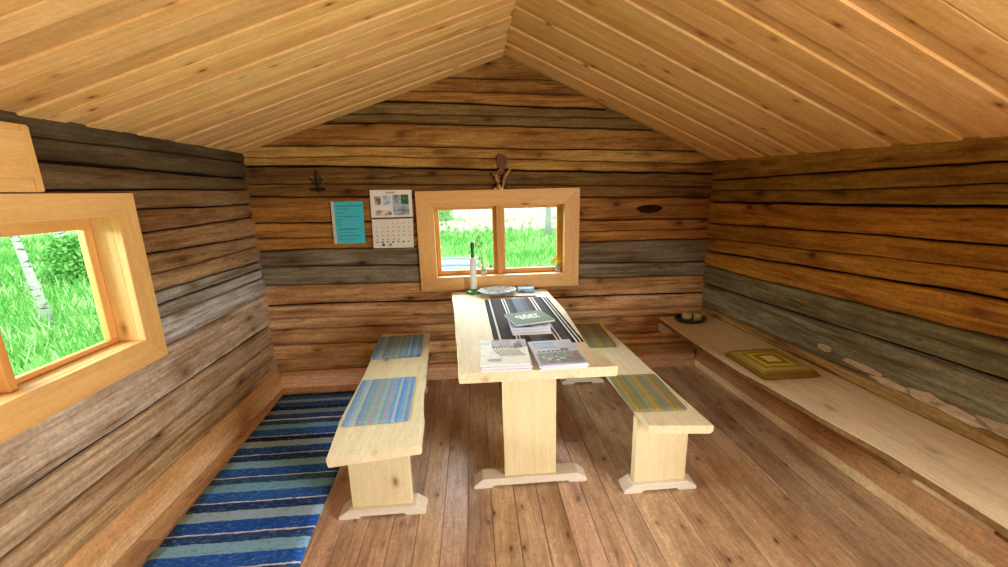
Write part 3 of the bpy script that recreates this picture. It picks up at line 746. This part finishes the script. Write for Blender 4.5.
def magazine(label, cx, cy, z, w, h, t, rot, kind, group):
    root = empty('magazine', (cx, cy, z), rot, label=label, cat='magazine', group=group)
    mb = MB(); mb.box((-w/2+.001, -h/2+.001, 0), (w/2-.001, h/2-.001, t-.0008)); mb.build('pages', M['pages'] if kind in 'bc' else M['pages_w'], root)
    ct = t-.0008
    def rect(nm, x0, y0, x1, y1, m, dz=0.):
        mb = MB(); mb.box((x0, y0, ct+dz), (x1, y1, ct+.0008+dz)); return mb.build(nm, M[m], root)
    W2, H2 = w/2, h/2
    if kind == 'a':
        rect('cover', -W2, -H2, W2, H2, 'cov_mint')
        rect('cover_picture', -W2+.05, H2-.10, W2, H2, 'cov_mauve', .0009)
        mb = MB(); mb.box((-W2, H2-.05, ct+.0009), (-W2+.045, H2, ct+.0018)); mb.build('cover_corner', M['cov_dark'], root)
        mb = MB()   # curved ribs drawn on the cover
        for i in range(9):
            a = -.03+i*.013
            mb.tube([(a+.012*k*k*.2-.02, .055-.028*k, ct+.0014) for k in range(5)], .0011, 4)
        for i in range(5): mb.box((W2-.06, H2-.06-.012*i, ct+.0018), (W2-.025+.006*(i % 2), H2-.054-.012*i, ct+.0024))
        mb.build('cover_print', M['ink'], root)
        mb = MB(); mb.lathe([(.024, 0), (.024, .0008)], (-.045, -.10, ct+.0009), 20, 1.3, .6); mb.build('cover_print', M['ink_g'], root)
    elif kind == 'b':
        rect('cover', -W2, -H2, W2, H2, 'cov_haze')
        rect('cover_picture', -W2+.012, -H2+.02, W2-.008, -.01, 'cov_town', .0009)
        rect('cover_picture', -W2+.02, .05, W2-.09, H2-.02, 'cov_sky', .0009)
        mb = MB(); rr = random.Random(3)
        for i in range(9):
            x = -.07+rr.random()*.09; y = -.10+rr.random()*.05; mb.lathe([(.006, 0), (.006, .0005)], (x, y, ct+.0018), 8, 1, .6)
        mb.build('cover_print', M['ink_w'], root)
        mb = MB()
        for i in range(6):
            x = .035+rr.random()*.05; y = -.08+rr.random()*.05; mb.box((x, y, ct+.0018), (x+.013, y+.009, ct+.0023))
        mb.build('cover_print', M['ink_r'], root)
        mb = MB()
        for i in range(7): mb.box((-.08+i*.021, .002, ct+.0018), (-.08+i*.021+.013, .012, ct+.0023))
        mb.box((.03, .022, ct+.0018), (.062, .03, ct+.0023)); mb.build('cover_print', M['ink'], root)
    else:
        rect('cover', -W2, -H2, W2, H2, 'cov_green' if kind == 'c' else 'cov_haze')
    return root
gA, gB, gC = 'magazines in the left stack on the table', 'magazines in the right stack on the table', 'magazines under the guest book'
z = TZ
for i, (dx, r_) in enumerate([(0, 0), (.002, .5), (-.002, -.6)]):
    magazine(['lowest pale magazine in the stack at the table\'s front left', 'middle pale magazine in the stack at the table\'s front left', 'top magazine with mint and mauve cover, front left of the table'][i], .118+dx, 1.71+.003*i, z, .213, .285, .0105, radians(-1.5+r_), 'a' if i == 2 else 'd', gA); z += .0106
    if i == 2: z = TZ
z = TZ
for i, (dx, r_) in enumerate([(0, 0), (.003, .9), (-.001, 0)]):
    magazine(['lowest lilac-edged magazine in the stack at the table\'s front right', 'middle lilac-edged magazine in the stack at the table\'s front right', 'top magazine with grey-blue landscape cover, front right of the table'][i], .347+dx, 1.698-.002*i, z, .208, .282, .0085, radians(3+r_), 'b' if i == 2 else 'd', gB); z += .0086
z = TZ+.0045
for i, (dx, dy, r_) in enumerate([(.004, 0, -.5), (-.004, .004, 1.0), (0, .008, -1)]):
    magazine(['lowest lilac-edged magazine under the guest book', 'middle lilac-edged magazine under the guest book', 'dark green covered magazine directly under the guest book'][i], .28+dx, 2.10+dy, z, .205, .235, .013, radians(r_), 'c' if i == 2 else 'd', gC); z += .0131
gb = empty('guest_book', (.285, 2.13, z), radians(15), label='grey-green guest book with white lettering on top of the centre stack', cat='book')
w, h, t_ = .225, .20, .012
mb = MB(); mb.box((-w/2+.003, -h/2+.003, .002), (w/2-.003, h/2-.003, t_-.002)); mb.build('pages', M['pages_w'], gb)
mb = MB(); mb.box((-w/2, -h/2, 0), (w/2, h/2, .0019)); mb.build('back_cover', M['cov_gb'], gb)
mb = MB(); mb.box((-w/2, -h/2, t_-.0019), (w/2, h/2, t_)); mb.build('front_cover', M['cov_gb'], gb, bevel=.0006)
mb = MB(); put_text(mb, 'GÄST', .056, lambda x, y: (x-.005, y*1.0+.018, t_+.0004), .0022); put_text(mb, 'BOKEN', .034, lambda x, y: (x+.002, y-.018, t_+.0004), .0012)
mb.build('lettering', M['ink_w'], gb)

# ------------------------------------------------------------ things at the far end of the table
cs = empty('candlestick', (-.016, 2.955, TZ), label='tall white candle with dark green tip on a round green foot', cat='candle')
mb = MB(); mb.lathe([(.058, 0), (.064, .006), (.062, .014), (.05, .02), (.03, .024), (.028, .034), (.0, .034)], n=32); mb.build('foot', plain('green_glass', '2f8f55', .15, .6), cs, smooth=True)
mb = MB(); mb.lathe([(.026, .03), (.025, .04), (.023, .15), (.021, .262), (.015, .268), (.0, .268)], n=24); mb.build('candle_body', plain('ivory_wax', 'dfe0d2', .4, .5), cs, smooth=True)
mb = MB(); mb.lathe([(.012, .262), (.014, .28), (.010, .305), (.009, .32), (.015, .345), (.014, .365), (.006, .382), (.0, .384)], n=20); mb.build('dark_tip', plain('dark_green', '1f3f2c', .3, .5), cs, smooth=True)

bowl_m = picture_mat('swirled_glass', ['86a6c0','bcd8e4','f0f8fa','c6dcea','86a8c8','e4f2f4'], (12, 30, 12), 3., .12)
pl = tag((lambda mb: (mb.lathe([(.05, 0), (.07, .003), (.11, .016), (.138, .030), (.143, .036), (.138, .037), (.108, .022), (.068, .009), (.0, .007)], n=40, sy=.74), mb.build('glass_dish', bowl_m, smooth=True, loc=(.155, 2.885, TZ), rot=.1))[1])(MB()), 'shallow blue-white swirled dish at the far end of the table', 'dish')
mb = MB(); mb.box((-.062, -.045, 0), (.062, .045, .03))
nb = mb.build('napkin_pack', picture_mat('napkins', ['4f7fae','8fb6d4','c9dcea','5f8fb8'], (20, 40, 60), 2., .5), loc=(.372, 2.945, TZ+.001), rot=-.12, bevel=.004); tag(nb, 'small blue and white packet behind the dish on the table', 'packet')
mb = MB(); mb.prism([(-.16,-.02),(.08,-.03),(.10,.02),(-.14,.03)], 0, .0012, 0)
mb = MB(); mb.box((-.075, -.03, 0), (.075, .03, .002)); tag(mb.build('leaflet', plain('leaflet_blue', '6f8496', .5), loc=(.405, 2.865, TZ+.0005), rot=-.15), 'grey-blue leaflet lying flat behind the runner near the packet', 'leaflet')
mb = MB(); mb.tube([(-.17, 0, .005), (-.16, 0, .0055), (.15, 0, .0055), (.17, 0, .004)], [.002, .0048, .0048, .002], 8)
tag(mb.build('wooden_stick', plain('brown_stick', '6b4226', .6), smooth=True, loc=(.262, 2.775, TZ), rot=-.06), 'thin brown wooden stick lying between the dish and the runner', 'stick')

# ------------------------------------------------------------ window sill flowers
SZ = .8265
yellow = plain('yellow_petal', 'd8c02c', .6); white_p = plain('white_petal', 'e6e4cf', .6); stem_m = plain('stem', '5d7a2e', .6); dry_m = plain('dry_flower', '6a4a3a', .8)
vg, nt, bs = newmat('vase_glass'); bs.inputs['Transmission Weight'].default_value = .85; bs.inputs['Roughness'].default_value = .05; bs.inputs['Base Color'].default_value = (.9, .95, .93, 1); bs.inputs['IOR'].default_value = 1.3
def flowers(name, loc, jar_r, jar_h, stems, label, petal, hr=.012, mat2=None):
    root = empty(name, loc, label=label, cat='flower jar')
    mb = MB(); r = jar_r
    mb.lathe([(r*.8, 0), (r, .006), (r, jar_h*.8), (r*.85, jar_h*.92), (r*.9, jar_h), (r*.82, jar_h), (r*.78, jar_h*.9), (r*.9, jar_h*.78), (r*.88, .008), (0, .006)], n=20); mb.build('glass_jar', vg, root, smooth=True)
    for i, (dx, dy, hz, fl) in enumerate(stems):
        mb = MB(); mb.tube([(dx*.1, dy*.1, .012), (dx*.35, dy*.35, hz*.5), (dx*.8, dy*.8, hz*.85), (dx, dy, hz)], .0012, 5); st_ = mb.build('stem', stem_m, root)
        mb = MB(); k = 7 if fl else 4
        for j in range(k):
            a = 2*pi*j/k; c, s_ = cos(a), sin(a); q = hr
            mb.add([(dx, dy, hz), (dx+c*q*.7-s_*q*.3, dy+.3*q*s_, hz+s_*q*.7+c*q*.3), (dx+c*q*1.2, dy+.004, hz+s_*q*1.2), (dx+c*q*.7+s_*q*.3, dy-.3*q*s_, hz+s_*q*.7-c*q*.3)], [(0,1,2,3)])
        mb.lathe([(.0, -.003), (.003, -.001), (.003, .002), (0, .004)], (dx, dy, hz), 8)
        mb.build('blossom', (petal if fl else (mat2 or petal)), st_)
    return root
flowers('flower_jar', (.643, D+.035, SZ), .020, .045, [(-.03, -.01, .098, 1), (.0, -.012, .082, 1), (.022, -.01, .088, 1), (-.012, 0, .112, 1), (-.045, 0, .084, 1)], 'small glass jar of yellow flowers in the right corner of the window sill', yellow, .014, dry_m)
flowers('flower_jar', (.065, D+.035, SZ), .026, .045, [(-.055, -.005, .10, 1), (-.02, -.01, .075, 1), (.03, -.01, .085, 1), (.055, -.005, .065, 0), (-.03, 0, .13, 0), (-.075, 0, .125, 0), (.01, 0, .06, 1), (-.03, 0, .22, 0), (-.045, 0, .262, 0), (-.012, 0, .245, 0), (-.028, 0, .29, 0), (-.055, 0, .235, 0)], 'glass jar of white and dried flowers beside the window mullion', white_p, .014, dry_m)

# ------------------------------------------------------------ wall things
YW = D-.009
cal = empty('wall_calendar', (-.587, YW, 1.28), label='white spiral wall calendar with photos hanging left of the back window', cat='calendar')
M['paper'] = plain('paper_white', 'dcdad0', .6, .3, nstr=.03); M['paper_g'] = plain('paper_cream', 'd3d0c2', .6, .3, nstr=.03)
mb = MB(); mb.hexa([(-.148,-.004,.008),(.148,-.004,.008),(.148,.0,.008),(-.148,.0,.008),(-.143,-.006,.205),(.151,-.006,.20),(.151,-.002,.20),(-.143,-.002,.205)]); mb.build('photo_sheet', M['paper'], cal)
mb = MB(); mb.hexa([(-.152,-.006,-.212),(.139,-.006,-.216),(.139,-.002,-.216),(-.152,-.002,-.212),(-.147,-.004,-.002),(.147,-.004,-.002),(.147,0,-.002),(-.147,0,-.002)]); mb.build('date_sheet', M['paper_g'], cal)
mb = MB()
for i in range(44): mb.tube([(-.14+i*.0065, -.003, -.006), (-.14+i*.0065, -.009, .003), (-.14+i*.0065, -.003, .012)], .0011, 4)
mb.build('spiral_binding', plain('dark_wire', '3c3c40', .4, metal=.6), cal)
def photo(x0, x1, z0, z1, m): 
    mb = MB(); mb.box((x0, -.0068, z0), (x1, -.0058, z1)); return mb.build('photograph', m, cal)
p1 = picture_mat('photo_a', ['2a2420','6b5a50','b7aaa0','dcd6d0'], (30, 5, 24)); p2 = picture_mat('photo_b', ['3f5a78','7f9cb8','c2ced6','5a6a78'], (24, 5, 36))
p3 = picture_mat('photo_c', ['3c332c','7f8a8c','a3b4bc','8fb0bc'], (18, 5, 28)); p4 = picture_mat('photo_d', ['241a16','8c6a60','dcc8c4','e6dcd8'], (14, 5, 40)); p5 = picture_mat('photo_tree', ['22382a','3d6244','5a7d58'], (60, 5, 60))
photo(-.116, -.070, .098, .160, p1); photo(-.055, -.002, .098, .165, p2); photo(-.116, .0, .022, .060, p4); photo(.012, .126, .022, .099, p3); photo(.012, .071, .1, .168, p3); photo(.072, .126, .10, .168, p5)
mb = MB(); put_text(mb, 'AUGUSTI', .016, lambda x, y: (x, -.0072, .183+y), .0004)
random.seed(3)
n = 1
for rrow in range(5):
    for ccol in range(7):
        if (rrow == 0 and ccol < 2) or n > 31: continue
        put_text(mb, str(n), .0135, lambda x, y: (-.118+ccol*.039+x, -.0068, -.035-rrow*.029+y), .0003); n += 1
for i in range(7): mb.box((-.13+i*.038, -.0068, -.172-.003*(i % 2)), (-.112+i*.038, -.0062, -.166))
mb.build('printed_dates', M['ink'], cal)
mb = MB(); mb.box((-.088, -.0068, -.198), (-.068, -.0062, -.182)); mb.build('small_picture', M['ink'], cal)
mb = MB(); mb.box((-.04, -.0068, -.198), (-.018, -.0062, -.182)); mb.build('small_picture', M['ink_r'], cal)

sh = empty('notice_sheet', (-.899, YW, 1.26), radians(0), label='turquoise printed sheet in a punched plastic sleeve on the back wall', cat='notice')
mb = MB(); mb.hexa([(-.100,-.004,-.150),(.104,-.004,-.153),(.104,-.001,-.153),(-.100,-.001,-.150),(-.095,-.005,.148),(.113,-.005,.148),(.113,-.002,.148),(-.095,-.002,.148)]); mb.build('turquoise_paper', plain('turquoise', '38b4c4', .25, .5), sh)
mb = MB(); mb.hexa([(-.119,-.0045,-.149),(-.098,-.0045,-.150),(-.098,-.002,-.150),(-.119,-.002,-.149),(-.112,-.0055,.152),(-.094,-.0055,.150),(-.094,-.003,.150),(-.112,-.003,.152)]); mb.build('punched_strip', plain('strip_white', 'c2c0b4', .4), sh)
mb = MB(); rr = random.Random(9)
for z0, n_, bold in [(.115,1,.7),(.095,.5,0),(.068,.3,0),(.04,.85,0),(.02,.2,0),(.0,.15,0),(-.018,.15,0),(-.05,.85,.6),(-.075,.6,0),(-.098,.85,.3),(-.12,.7,0)]:
    x = -.08
    while x < -.08+.17*n_:
        w = rr.uniform(.008, .022); mb.box((x, -.0066, z0), (x+w, -.0056, z0+.004+.003*bold)); x += w+.004
mb.build('printed_lines', plain('blue_ink', '17566a', .6), sh)
mb = MB()
for i in range(12): mb.lathe([(.0022, 0), (.0022, .001)], (0, 0, 0), 8) if False else mb.box((-.110+i*.0, -.0062, -.135+i*.0245), (-.105, -.0055, -.130+i*.0245))
mb.build('punched_hole', M['ink'], sh)

# antler-like forked twig above the window casing
brown_t = wood('twig_wood', 'b98a5a', '6a4020', axis=2, knots=.0, tint=False, rough=.5)
hk = empty('forked_branch_hook', (.197, D-.02, 1.468), label='forked brown branch hook standing on the back window casing', cat='hook')
mb = MB(); mb.box((-.035, -.012, 0), (.030, .012, .012)); mb.build('base_block', M['trim_x'], hk, bevel=.002)
mb = MB(); mb.tube([(-.006, 0, .008), (-.008, -.012, .03), (-.004, -.02, .055), (-.012, -.018, .08), (-.038, -.02, .105), (-.045, -.018, .118)], [.020, .018, .015, .012, .009, .007], 10); mb.build('branch', brown_t, hk, smooth=True)
mb = MB(); mb.tube([(.018, 0, .006), (.030, -.008, .03), (.032, -.018, .06), (.045, -.022, .09), (.068, -.02, .125), (.08, -.02, .138)], [.010, .010, .009, .008, .007, .006], 8)
mb.lathe([(0, -.007), (.007, -.004), (.009, .0), (.006, .005), (0, .007)], (.084, -.02, .140), 10); mb.build('branch', brown_t, hk, smooth=True)
mb = MB(); mb.tube([(-.004, -.018, .05), (-.022, -.022, .07), (-.020, -.02, .1), (-.004, -.016, .13), (.02, -.014, .145)], [.010, .009, .008, .006, .004], 8); mb.build('branch', brown_t, hk, smooth=True)
# shield-shaped reddish plaque above it
pq = MB(); pts = []
for i in range(22):
    a = 2*pi*i/22; r_ = .055*(1+.18*sin(a*3+.5)+.1*nz(cos(a)*2, sin(a)*2)); pts.append((r_*.62*cos(a), r_*1.25*sin(a)))
nP = len(pts)
pq.add([(x, .006, z) for x, z in pts]+[(x, -.002, z) for x, z in pts], [tuple(range(nP)), tuple(range(nP, 2*nP))[::-1]]+[(i, (i+1) % nP, nP+(i+1) % nP, nP+i) for i in range(nP)])
tag(pq.build('carved_plaque', wood('plaque', '7a4a28', '4a2410', axis=2, knots=0, tint=False), loc=(.222, D-.010, 1.655)), 'small dark reddish wooden plaque on the wall above the forked hook', 'plaque')
# small dark ornament left
om = plain('dark_iron', '1c120c', .5, .4, metal=.3)
orn = empty('wall_ornament', (-1.078, D-.012, 1.475), label='small dark candle ornament with two arms high on the left of back wall', cat='ornament')
mb = MB(); mb.tube([(0, 0, 0), (.002, -.012, .05), (0, -.014, .1), (0, -.01, .155)], [.008, .008, .007, .004], 8); mb.build('post', om, orn)
mb = MB(); mb.prism([(-.05,-.02),(.05,-.02),(.035,.01),(-.035,.01)], 0.012, .03, .003); mb.build('shelf', om, orn)
for s_ in (-1, 1):
    mb = MB(); mb.tube([(0, -.012, .05), (s_*.018, -.016, .062), (s_*.034, -.016, .085), (s_*.036, -.016, .10)], .0045, 6)
    ar = mb.build('arm', om, orn)
    mb = MB(); mb.lathe([(0, 0), (.006, .001), (.007, .006), (.004, .009), (0, .01)], (s_*.036, -.016, .10), 8); mb.build('candle_cup', plain('cup', '8a6a50', .4), ar)
# dark scar in the log on the back wall: flattened oval boss
mb = MB(); mb.lathe([(0, -.006), (.07, -.004), (.10, 0.0), (.105, .004)][::-1], (0, 0, 0), 32)
sc = MB(); n = 32; vs = []
for r_, d in ((1., .008), (.93, -.002), (.6, -.005), (.25, -.006)):
    for i in range(n):
        a = 2*pi*i/n; vs.append((.105*r_*cos(a)*(1+.08*sin(3*a)), d, .032*r_*sin(a)))
fs = []
for k in range(3):
    for i in range(n): fs.append((k*n+i, k*n+(i+1) % n, (k+1)*n+(i+1) % n, (k+1)*n+i))
fs.append(tuple(3*n+i for i in range(n)))
sc.add(vs, fs)
tag(sc.build('trim_wood_scar', plain('burnt_wood', '2a170d', .9, .1, nstr=.4), smooth=True, loc=(1.345, D-.001, 1.296)), kind='structure')

# pine box above the left window
bx = empty('pine_wall_box', (XL, 1.3, 1.49), label='light pine board box fixed above the left window near the ceiling', cat='box')
mb = MB(); mb.seed = 2; mb.box((.0, -.5, 0), (.032, .318, .228)); mb.build('box_body', M['trim'], bx, bevel=.003)
mb = MB(); mb.seed = 9; mb.box((.032, -.5, .045), (.040, .288, .205)); mb.build('front_board', M['trim'], bx, bevel=.002)
mb = MB(); mb.seed = 5; mb.box((.032, .289, .003), (.038, .315, .222)); mb.build('edge_strip', M['trim_z'], bx, bevel=.002)

# tray with two pale candles on the wall bench
tm = plain('black_tray', '17140f', .35, .5)
mb = MB(); mb.lathe([(.085, 0), (.10, .004), (.112, .02), (.118, .030), (.113, .031), (.104, .018), (.09, .009), (0, .008)], n=36, sy=.78)
tr_ = mb.build('oval_tray', tm, smooth=True, loc=(1.592, 2.80, .472), rot=-.1); tag(tr_, 'black oval tray at the far end of the right wall bench', 'tray')
mb = MB(); mb.lathe([(0, 0), (.022, .001), (.034, .012), (.038, .03), (.033, .048), (.02, .058), (0, .061)], n=24)
tag(mb.build('round_candle', plain('pale_wax', 'a39668', .5, nstr=.2), smooth=True, loc=(1.565, 2.80, .4813)), 'pale rounded candle on the left in the black tray', 'candle')
mb = MB(); mb.lathe([(0, 0), (.033, .001), (.036, .005), (.036, .048), (.033, .052), (0, .052)], n=24)
tag(mb.build('round_candle', plain('yellow_wax', '9c8a45', .5, nstr=.2), smooth=True, loc=(1.643, 2.795, .4813)), 'yellowish block candle on the right in the black tray', 'candle')

# ------------------------------------------------------------ outside
def gz(x, y):
    z = -.32+.05*nz(x*.3, y*.3)
    if y > 3.3: z -= max(0, y-34)*.16*(1+.3*nz(x*.2, 5)) * (1 if x > -3 else .1)
    if x < -1.7: z += 0.015*(-x-1.7)
    return z
mb = MB(); vs = []; N = 90; X0, X1, Y0, Y1 = -40, 34, -22, 46
for j in range(N+1):
    for i in range(N+1):
        x = X0+(X1-X0)*i/N; y = Y0+(Y1-Y0)*j/N; vs.append((x, y, gz(x, y)))
mb.add(vs, [(j*(N+1)+i, j*(N+1)+i+1, (j+1)*(N+1)+i+1, (j+1)*(N+1)+i) for j in range(N) for i in range(N)])
gm = picture_mat('meadow_ground', ['5f9a48','7cba5c','98cc74','bcd894'], (1.6, 1.6, 1.6), 8., .9)
tag(mb.build('ground', gm, smooth=True), kind='structure')
rng = random.Random(12)
gmat, nt, bs = newmat('grass_blade')
ta = nd(nt, 'ShaderNodeAttribute', attribute_name='tint'); nt.links.new(ta.outputs['Color'], bs.inputs['Base Color']); bs.inputs['Roughness'].default_value = .7; bs.inputs['Specular IOR Level'].default_value = .1
mb = MB()
gcols = [lin(c) for c in ('6fb85a','8ad070','a6de88','78c062','c0e6a0','92d274','d4e6b8')]
def blades(cnt, fx):
    for _ in range(cnt):
        x, y, sc = fx()
        if XL-.3 < x < 2.2 and -1.4 < y < D+.3: continue
        if x < .35 and x > -5 and 8.2 < y < 11.4: continue
        z = gz(x, y)-.02; h = rng.uniform(.08, .22)*(1+sc*.04); w = .004*(1+sc*.40); a = rng.uniform(0, pi)
        dx, dy = cos(a)*w, sin(a)*w; lx, ly = rng.uniform(-.1, .1)*(1+sc*.04), rng.uniform(-.1, .1)*(1+sc*.04)
        mb.col = gcols[rng.randrange(7)] if nz(x*.6, y*.6) > -.2 else gcols[rng.choice([0, 1, 3])]
        mb.add([(x-dx, y-dy, z), (x+dx, y+dy, z), (x+lx*.5+dx*.7, y+ly*.5+dy*.7, z+h*.6), (x+lx, y+ly, z+h), (x+lx*.5-dx*.7, y+ly*.5-dy*.7, z+h*.6)], [(0,1,2,3,4)])
def fl_():
    r = 1+rng.random()**1.5*22; a = rng.uniform(radians(95), radians(165))
    return -1.4+r*cos(a), 1.0+r*sin(a), r
def fb_():
    r = .5+rng.random()**1.4*16; a = rng.uniform(radians(40), radians(115))
    return .2+r*cos(a), D+r*sin(a), r
blades(42000, fl_); blades(28000, fb_)
tag(mb.build('meadow_grass', gmat), 'bright green meadow grass growing outside the windows', 'grass', kind='stuff')
# pale flecks over the far meadow put its bright haze into colour
mb = MB(); pc = [lin('e8d8d4'), lin('f0e8e0'), lin('e0ccd0')]
for _ in range(9000):
    x = rng.uniform(-6, 15); y = rng.uniform(17, 38); z = gz(x, y)
    if nz(x*.5, y*.25, 3) < -.15: continue
    mb.col = pc[rng.randrange(3)]; h = rng.uniform(.1, .35); q = .10
    mb.add([(x-q, y, z+h), (x, y, z+h-q), (x+q, y, z+h), (x, y+.01, z+h+q)], [(0,1,2,3)])
tag(mb.build('meadow_haze_fleck', gmat), 'pale pinkish flecks added over the far meadow for its bright haze', 'flowers', kind='stuff')
# path with pale edges
mb = MB()
for (yc_, w, z_, c) in ((10.3, 1.7, .02, 'd8dce0'), (9.85, .16, .07, '8ea0ae'), (10.9, .14, .08, '9aaab6'), (9.4, .10, .06, 'b4bcc0')):
    mb.col = lin(c); pv = []
    for i in range(25):
        x = -5.2+i*.22; y0 = yc_-.25*max(0, (x+.8))**2*(1 if x > -.8 else 0)-.02*(x+.8)**2
        for s_ in (-w/2, w/2):
            y = y0+s_; pv.append((x, y, gz(x, y)+z_)); pv.append((x, y, gz(x, y)-.1))
    fs = []
    for i in range(24):
        a = i*4; fs += [(a, a+2, a+6, a+4)[::-1], (a, a+4, a+5, a+1), (a+2, a+3, a+7, a+6)]
        fs[-3] = (a, a+4, a+6, a+2)
    mb.add(pv, fs)
pm, nt, bs = newmat('gravel'); ta = nd(nt, 'ShaderNodeAttribute', attribute_name='tint'); nt.links.new(ta.outputs['Color'], bs.inputs['Base Color']); bs.inputs['Roughness'].default_value = .9
tag(mb.build('path', pm), kind='structure')

# trees
barkm, nt, bs = newmat('birch_bark'); L = nt.links
tc = nd(nt, 'ShaderNodeTexCoord'); mp = nd(nt, 'ShaderNodeMapping'); mp.inputs['Scale'].default_value = (4, 4, 14); L.new(tc.outputs['Object'], mp.inputs[0])
n = nd(nt, 'ShaderNodeTexNoise', _Scale=1.5, _Detail=4.); L.new(mp.outputs[0], n.inputs['Vector'])
r = ramp(nt, [(0, lin('4a4844')), (.38, lin('5a5854')), (.46, lin('d4d4cf')), (1, lin('e6e6e2'))]); L.new(n.outputs['Fac'], r.inputs[0]); L.new(r.outputs[0], bs.inputs['Base Color']); bs.inputs['Roughness'].default_value = .8
greyb = plain('grey_bark', 'aeb6b2', .9, .1, nstr=.4, nscale=8)
def tree(x, y, r, h, lean, bark, label, crown=1.6, nleaf=1400, cbase=.45, kindname='birch_tree'):
    z0 = gz(x, y)-.05
    root = empty(kindname, (x, y, z0), label=label, cat='tree')
    mb = MB(); pts = [(lean[0]*t*h+.05*nz(t*4, x), lean[1]*t*h+.05*nz(t*4, y), t*h) for t in [i/10 for i in range(11)]]
    mb.tube(pts, [r*(1.25 if i == 0 else 1-.08*i) for i in range(11)], 12)
    for k in range(7):
        t = .4+k*.08; p = Vector((lean[0]*t*h, lean[1]*t*h, t*h)); a = k*2.4; l = crown*(.9-t*.4)
        mb.tube([p, p+Vector((cos(a)*l*.5, sin(a)*l*.5, l*.25)), p+Vector((cos(a)*l, sin(a)*l, l*.35))], [r*.3, r*.2, r*.06], 6)
    mb.build('trunk', bark, root, smooth=True)
    mb = MB(); rg = random.Random(int(x*10))
    for _ in range(nleaf):
        a = rg.uniform(0, 2*pi); u = rg.random()**.5; t = cbase+(1.08-cbase)*rg.random(); R_ = crown*(1.15-abs(t-.7)*1.1)*u
        p = Vector((lean[0]*t*h+cos(a)*R_, lean[1]*t*h+sin(a)*R_, t*h)); d = Vector((rg.uniform(-1, 1), rg.uniform(-1, 1), rg.uniform(-1, 1))).normalized(); e = d.orthogonal().normalized()*.07; d = d*.10
        mb.col = gcols[rg.randrange(7)]; mb.add([p-d, p+e, p+d, p-e], [(0,1,2,3)])
    tag(mb.build('foliage', gmat, root), kind='stuff')
tree(-6.0, 5.93, .05, 6.5, (-.13, .02), barkm, 'white leaning birch trunk standing in the grass outside the left window')
tree(-11.3, 12.1, .12, 7.5, (-.04, .0), barkm, 'distant white birch trunk seen at the top edge of the left window view')
tree(2.75, 15.0, .11, 8., (0, 0), greyb, 'grey tree trunk seen through the top right of the back window', cbase=.5, kindname='deciduous_tree')
def bush(x, y, R_, H_, label, n=4500):
    root = empty('leafy_bush', (x, y, gz(x, y)-.03), label=label, cat='bush', group='bushes outside the cabin')
    mb = MB(); rg = random.Random(int(abs(x)*13+y))
    for _ in range(n):
        a = rg.uniform(0, 2*pi); t = rg.random(); rr_ = R_*rg.random()**.4*math.sqrt(max(.05, 1-(t-.35)**2*1.6))
        p = Vector((cos(a)*rr_, sin(a)*rr_, t*H_)); d = Vector((rg.uniform(-1, 1), rg.uniform(-1, 1), rg.uniform(-.4, 1))).normalized(); e = d.orthogonal().normalized()*.028; d = d*.055
        mb.col = gcols[rg.choice([0, 0, 3, 1, 5])]; mb.add([p-d, p+e, p+d, p-e], [(0,1,2,3)])
    tag(mb.build('foliage', gmat, root), kind='stuff')
    mb = MB()
    for k in range(5):
        a = k*1.3; mb.tube([(0, 0, 0), (cos(a)*R_*.3, sin(a)*R_*.3, H_*.4), (cos(a)*R_*.6, sin(a)*R_*.6, H_*.8)], [.02, .014, .006], 5)
    mb.build('stem', greyb, root)
bush(-8.4, 9.5, .75, 1.0, 'leafy bush right of the leaning birch outside the left window')
bush(-2.2, 21.5, 1.2, 1.6, 'leafy bush behind the path in the left pane of the back window')
bush(-6.0, 10.4, .7, .8, 'smaller leafy bush at the upper right corner of the left window view')

# ------------------------------------------------------------ light
w = bpy.data.worlds.new('world'); scene.world = w; w.use_nodes = True
bg = w.node_tree.nodes['Background']; bg.inputs[0].default_value = (.93, .97, 1.0, 1); bg.inputs[1].default_value = 2.3
def area(name, loc, tgt, sx, sy, power, col):
    l = bpy.data.lights.new(name, 'AREA'); l.shape = 'RECTANGLE'; l.size = sx; l.size_y = sy; l.energy = power; l.color = col
    o = bpy.data.objects.new(name, l); COL.objects.link(o); o.location = loc
    o.rotation_euler = (Vector(tgt)-Vector(loc)).to_track_quat('-Z', 'Y').to_euler(); return o
area('daylight_doorway', (XRy(-.37)+.2, -.37, .95), (-.9, 1.1, .85), .95, 1.4, 140, (1, .985, .96))
area('daylight_back_window', (.2, D+1.6, 2.0), (.2, D, 1.1), 2.2, .9, 185, (.88, .96, 1))
area('daylight_left_window', (XL-2.6, 1.3, 1.85), (XL, 1.4, 1.08), 3.0, .8, 420, (.88, .96, 1))

# ------------------------------------------------------------ camera
cam_d = bpy.data.cameras.new('camera'); cam = bpy.data.objects.new('camera', cam_d); COL.objects.link(cam)
yaw, pitch, roll = radians(4.0649), radians(-12.8076), radians(-1.3812)
fwd = Vector((sin(yaw)*cos(pitch), cos(yaw)*cos(pitch), sin(pitch))); r0 = Vector((cos(yaw), -sin(yaw), 0)); u0 = r0.cross(fwd)
right = r0*cos(roll)+u0*sin(roll); up = -r0*sin(roll)+u0*cos(roll)
cam.matrix_world = Matrix(((right.x, up.x, -fwd.x, 0), (right.y, up.y, -fwd.y, 0), (right.z, up.z, -fwd.z, 1.455), (0, 0, 0, 1)))
cam_d.sensor_width = 36; cam_d.lens = 406.21*36/1008; cam_d.clip_start = .02; cam_d.clip_end = 300
scene.camera = cam
vs_ = scene.view_settings; vs_.view_transform = 'Standard'; vs_.look = 'None'; vs_.gamma = 1; vs_.exposure = .22; vs_.use_curve_mapping = False
scene.cycles.max_bounces = 10; scene.cycles.diffuse_bounces = 6; scene.cycles.transparent_max_bounces = 12
scene.cycles.use_denoising = True
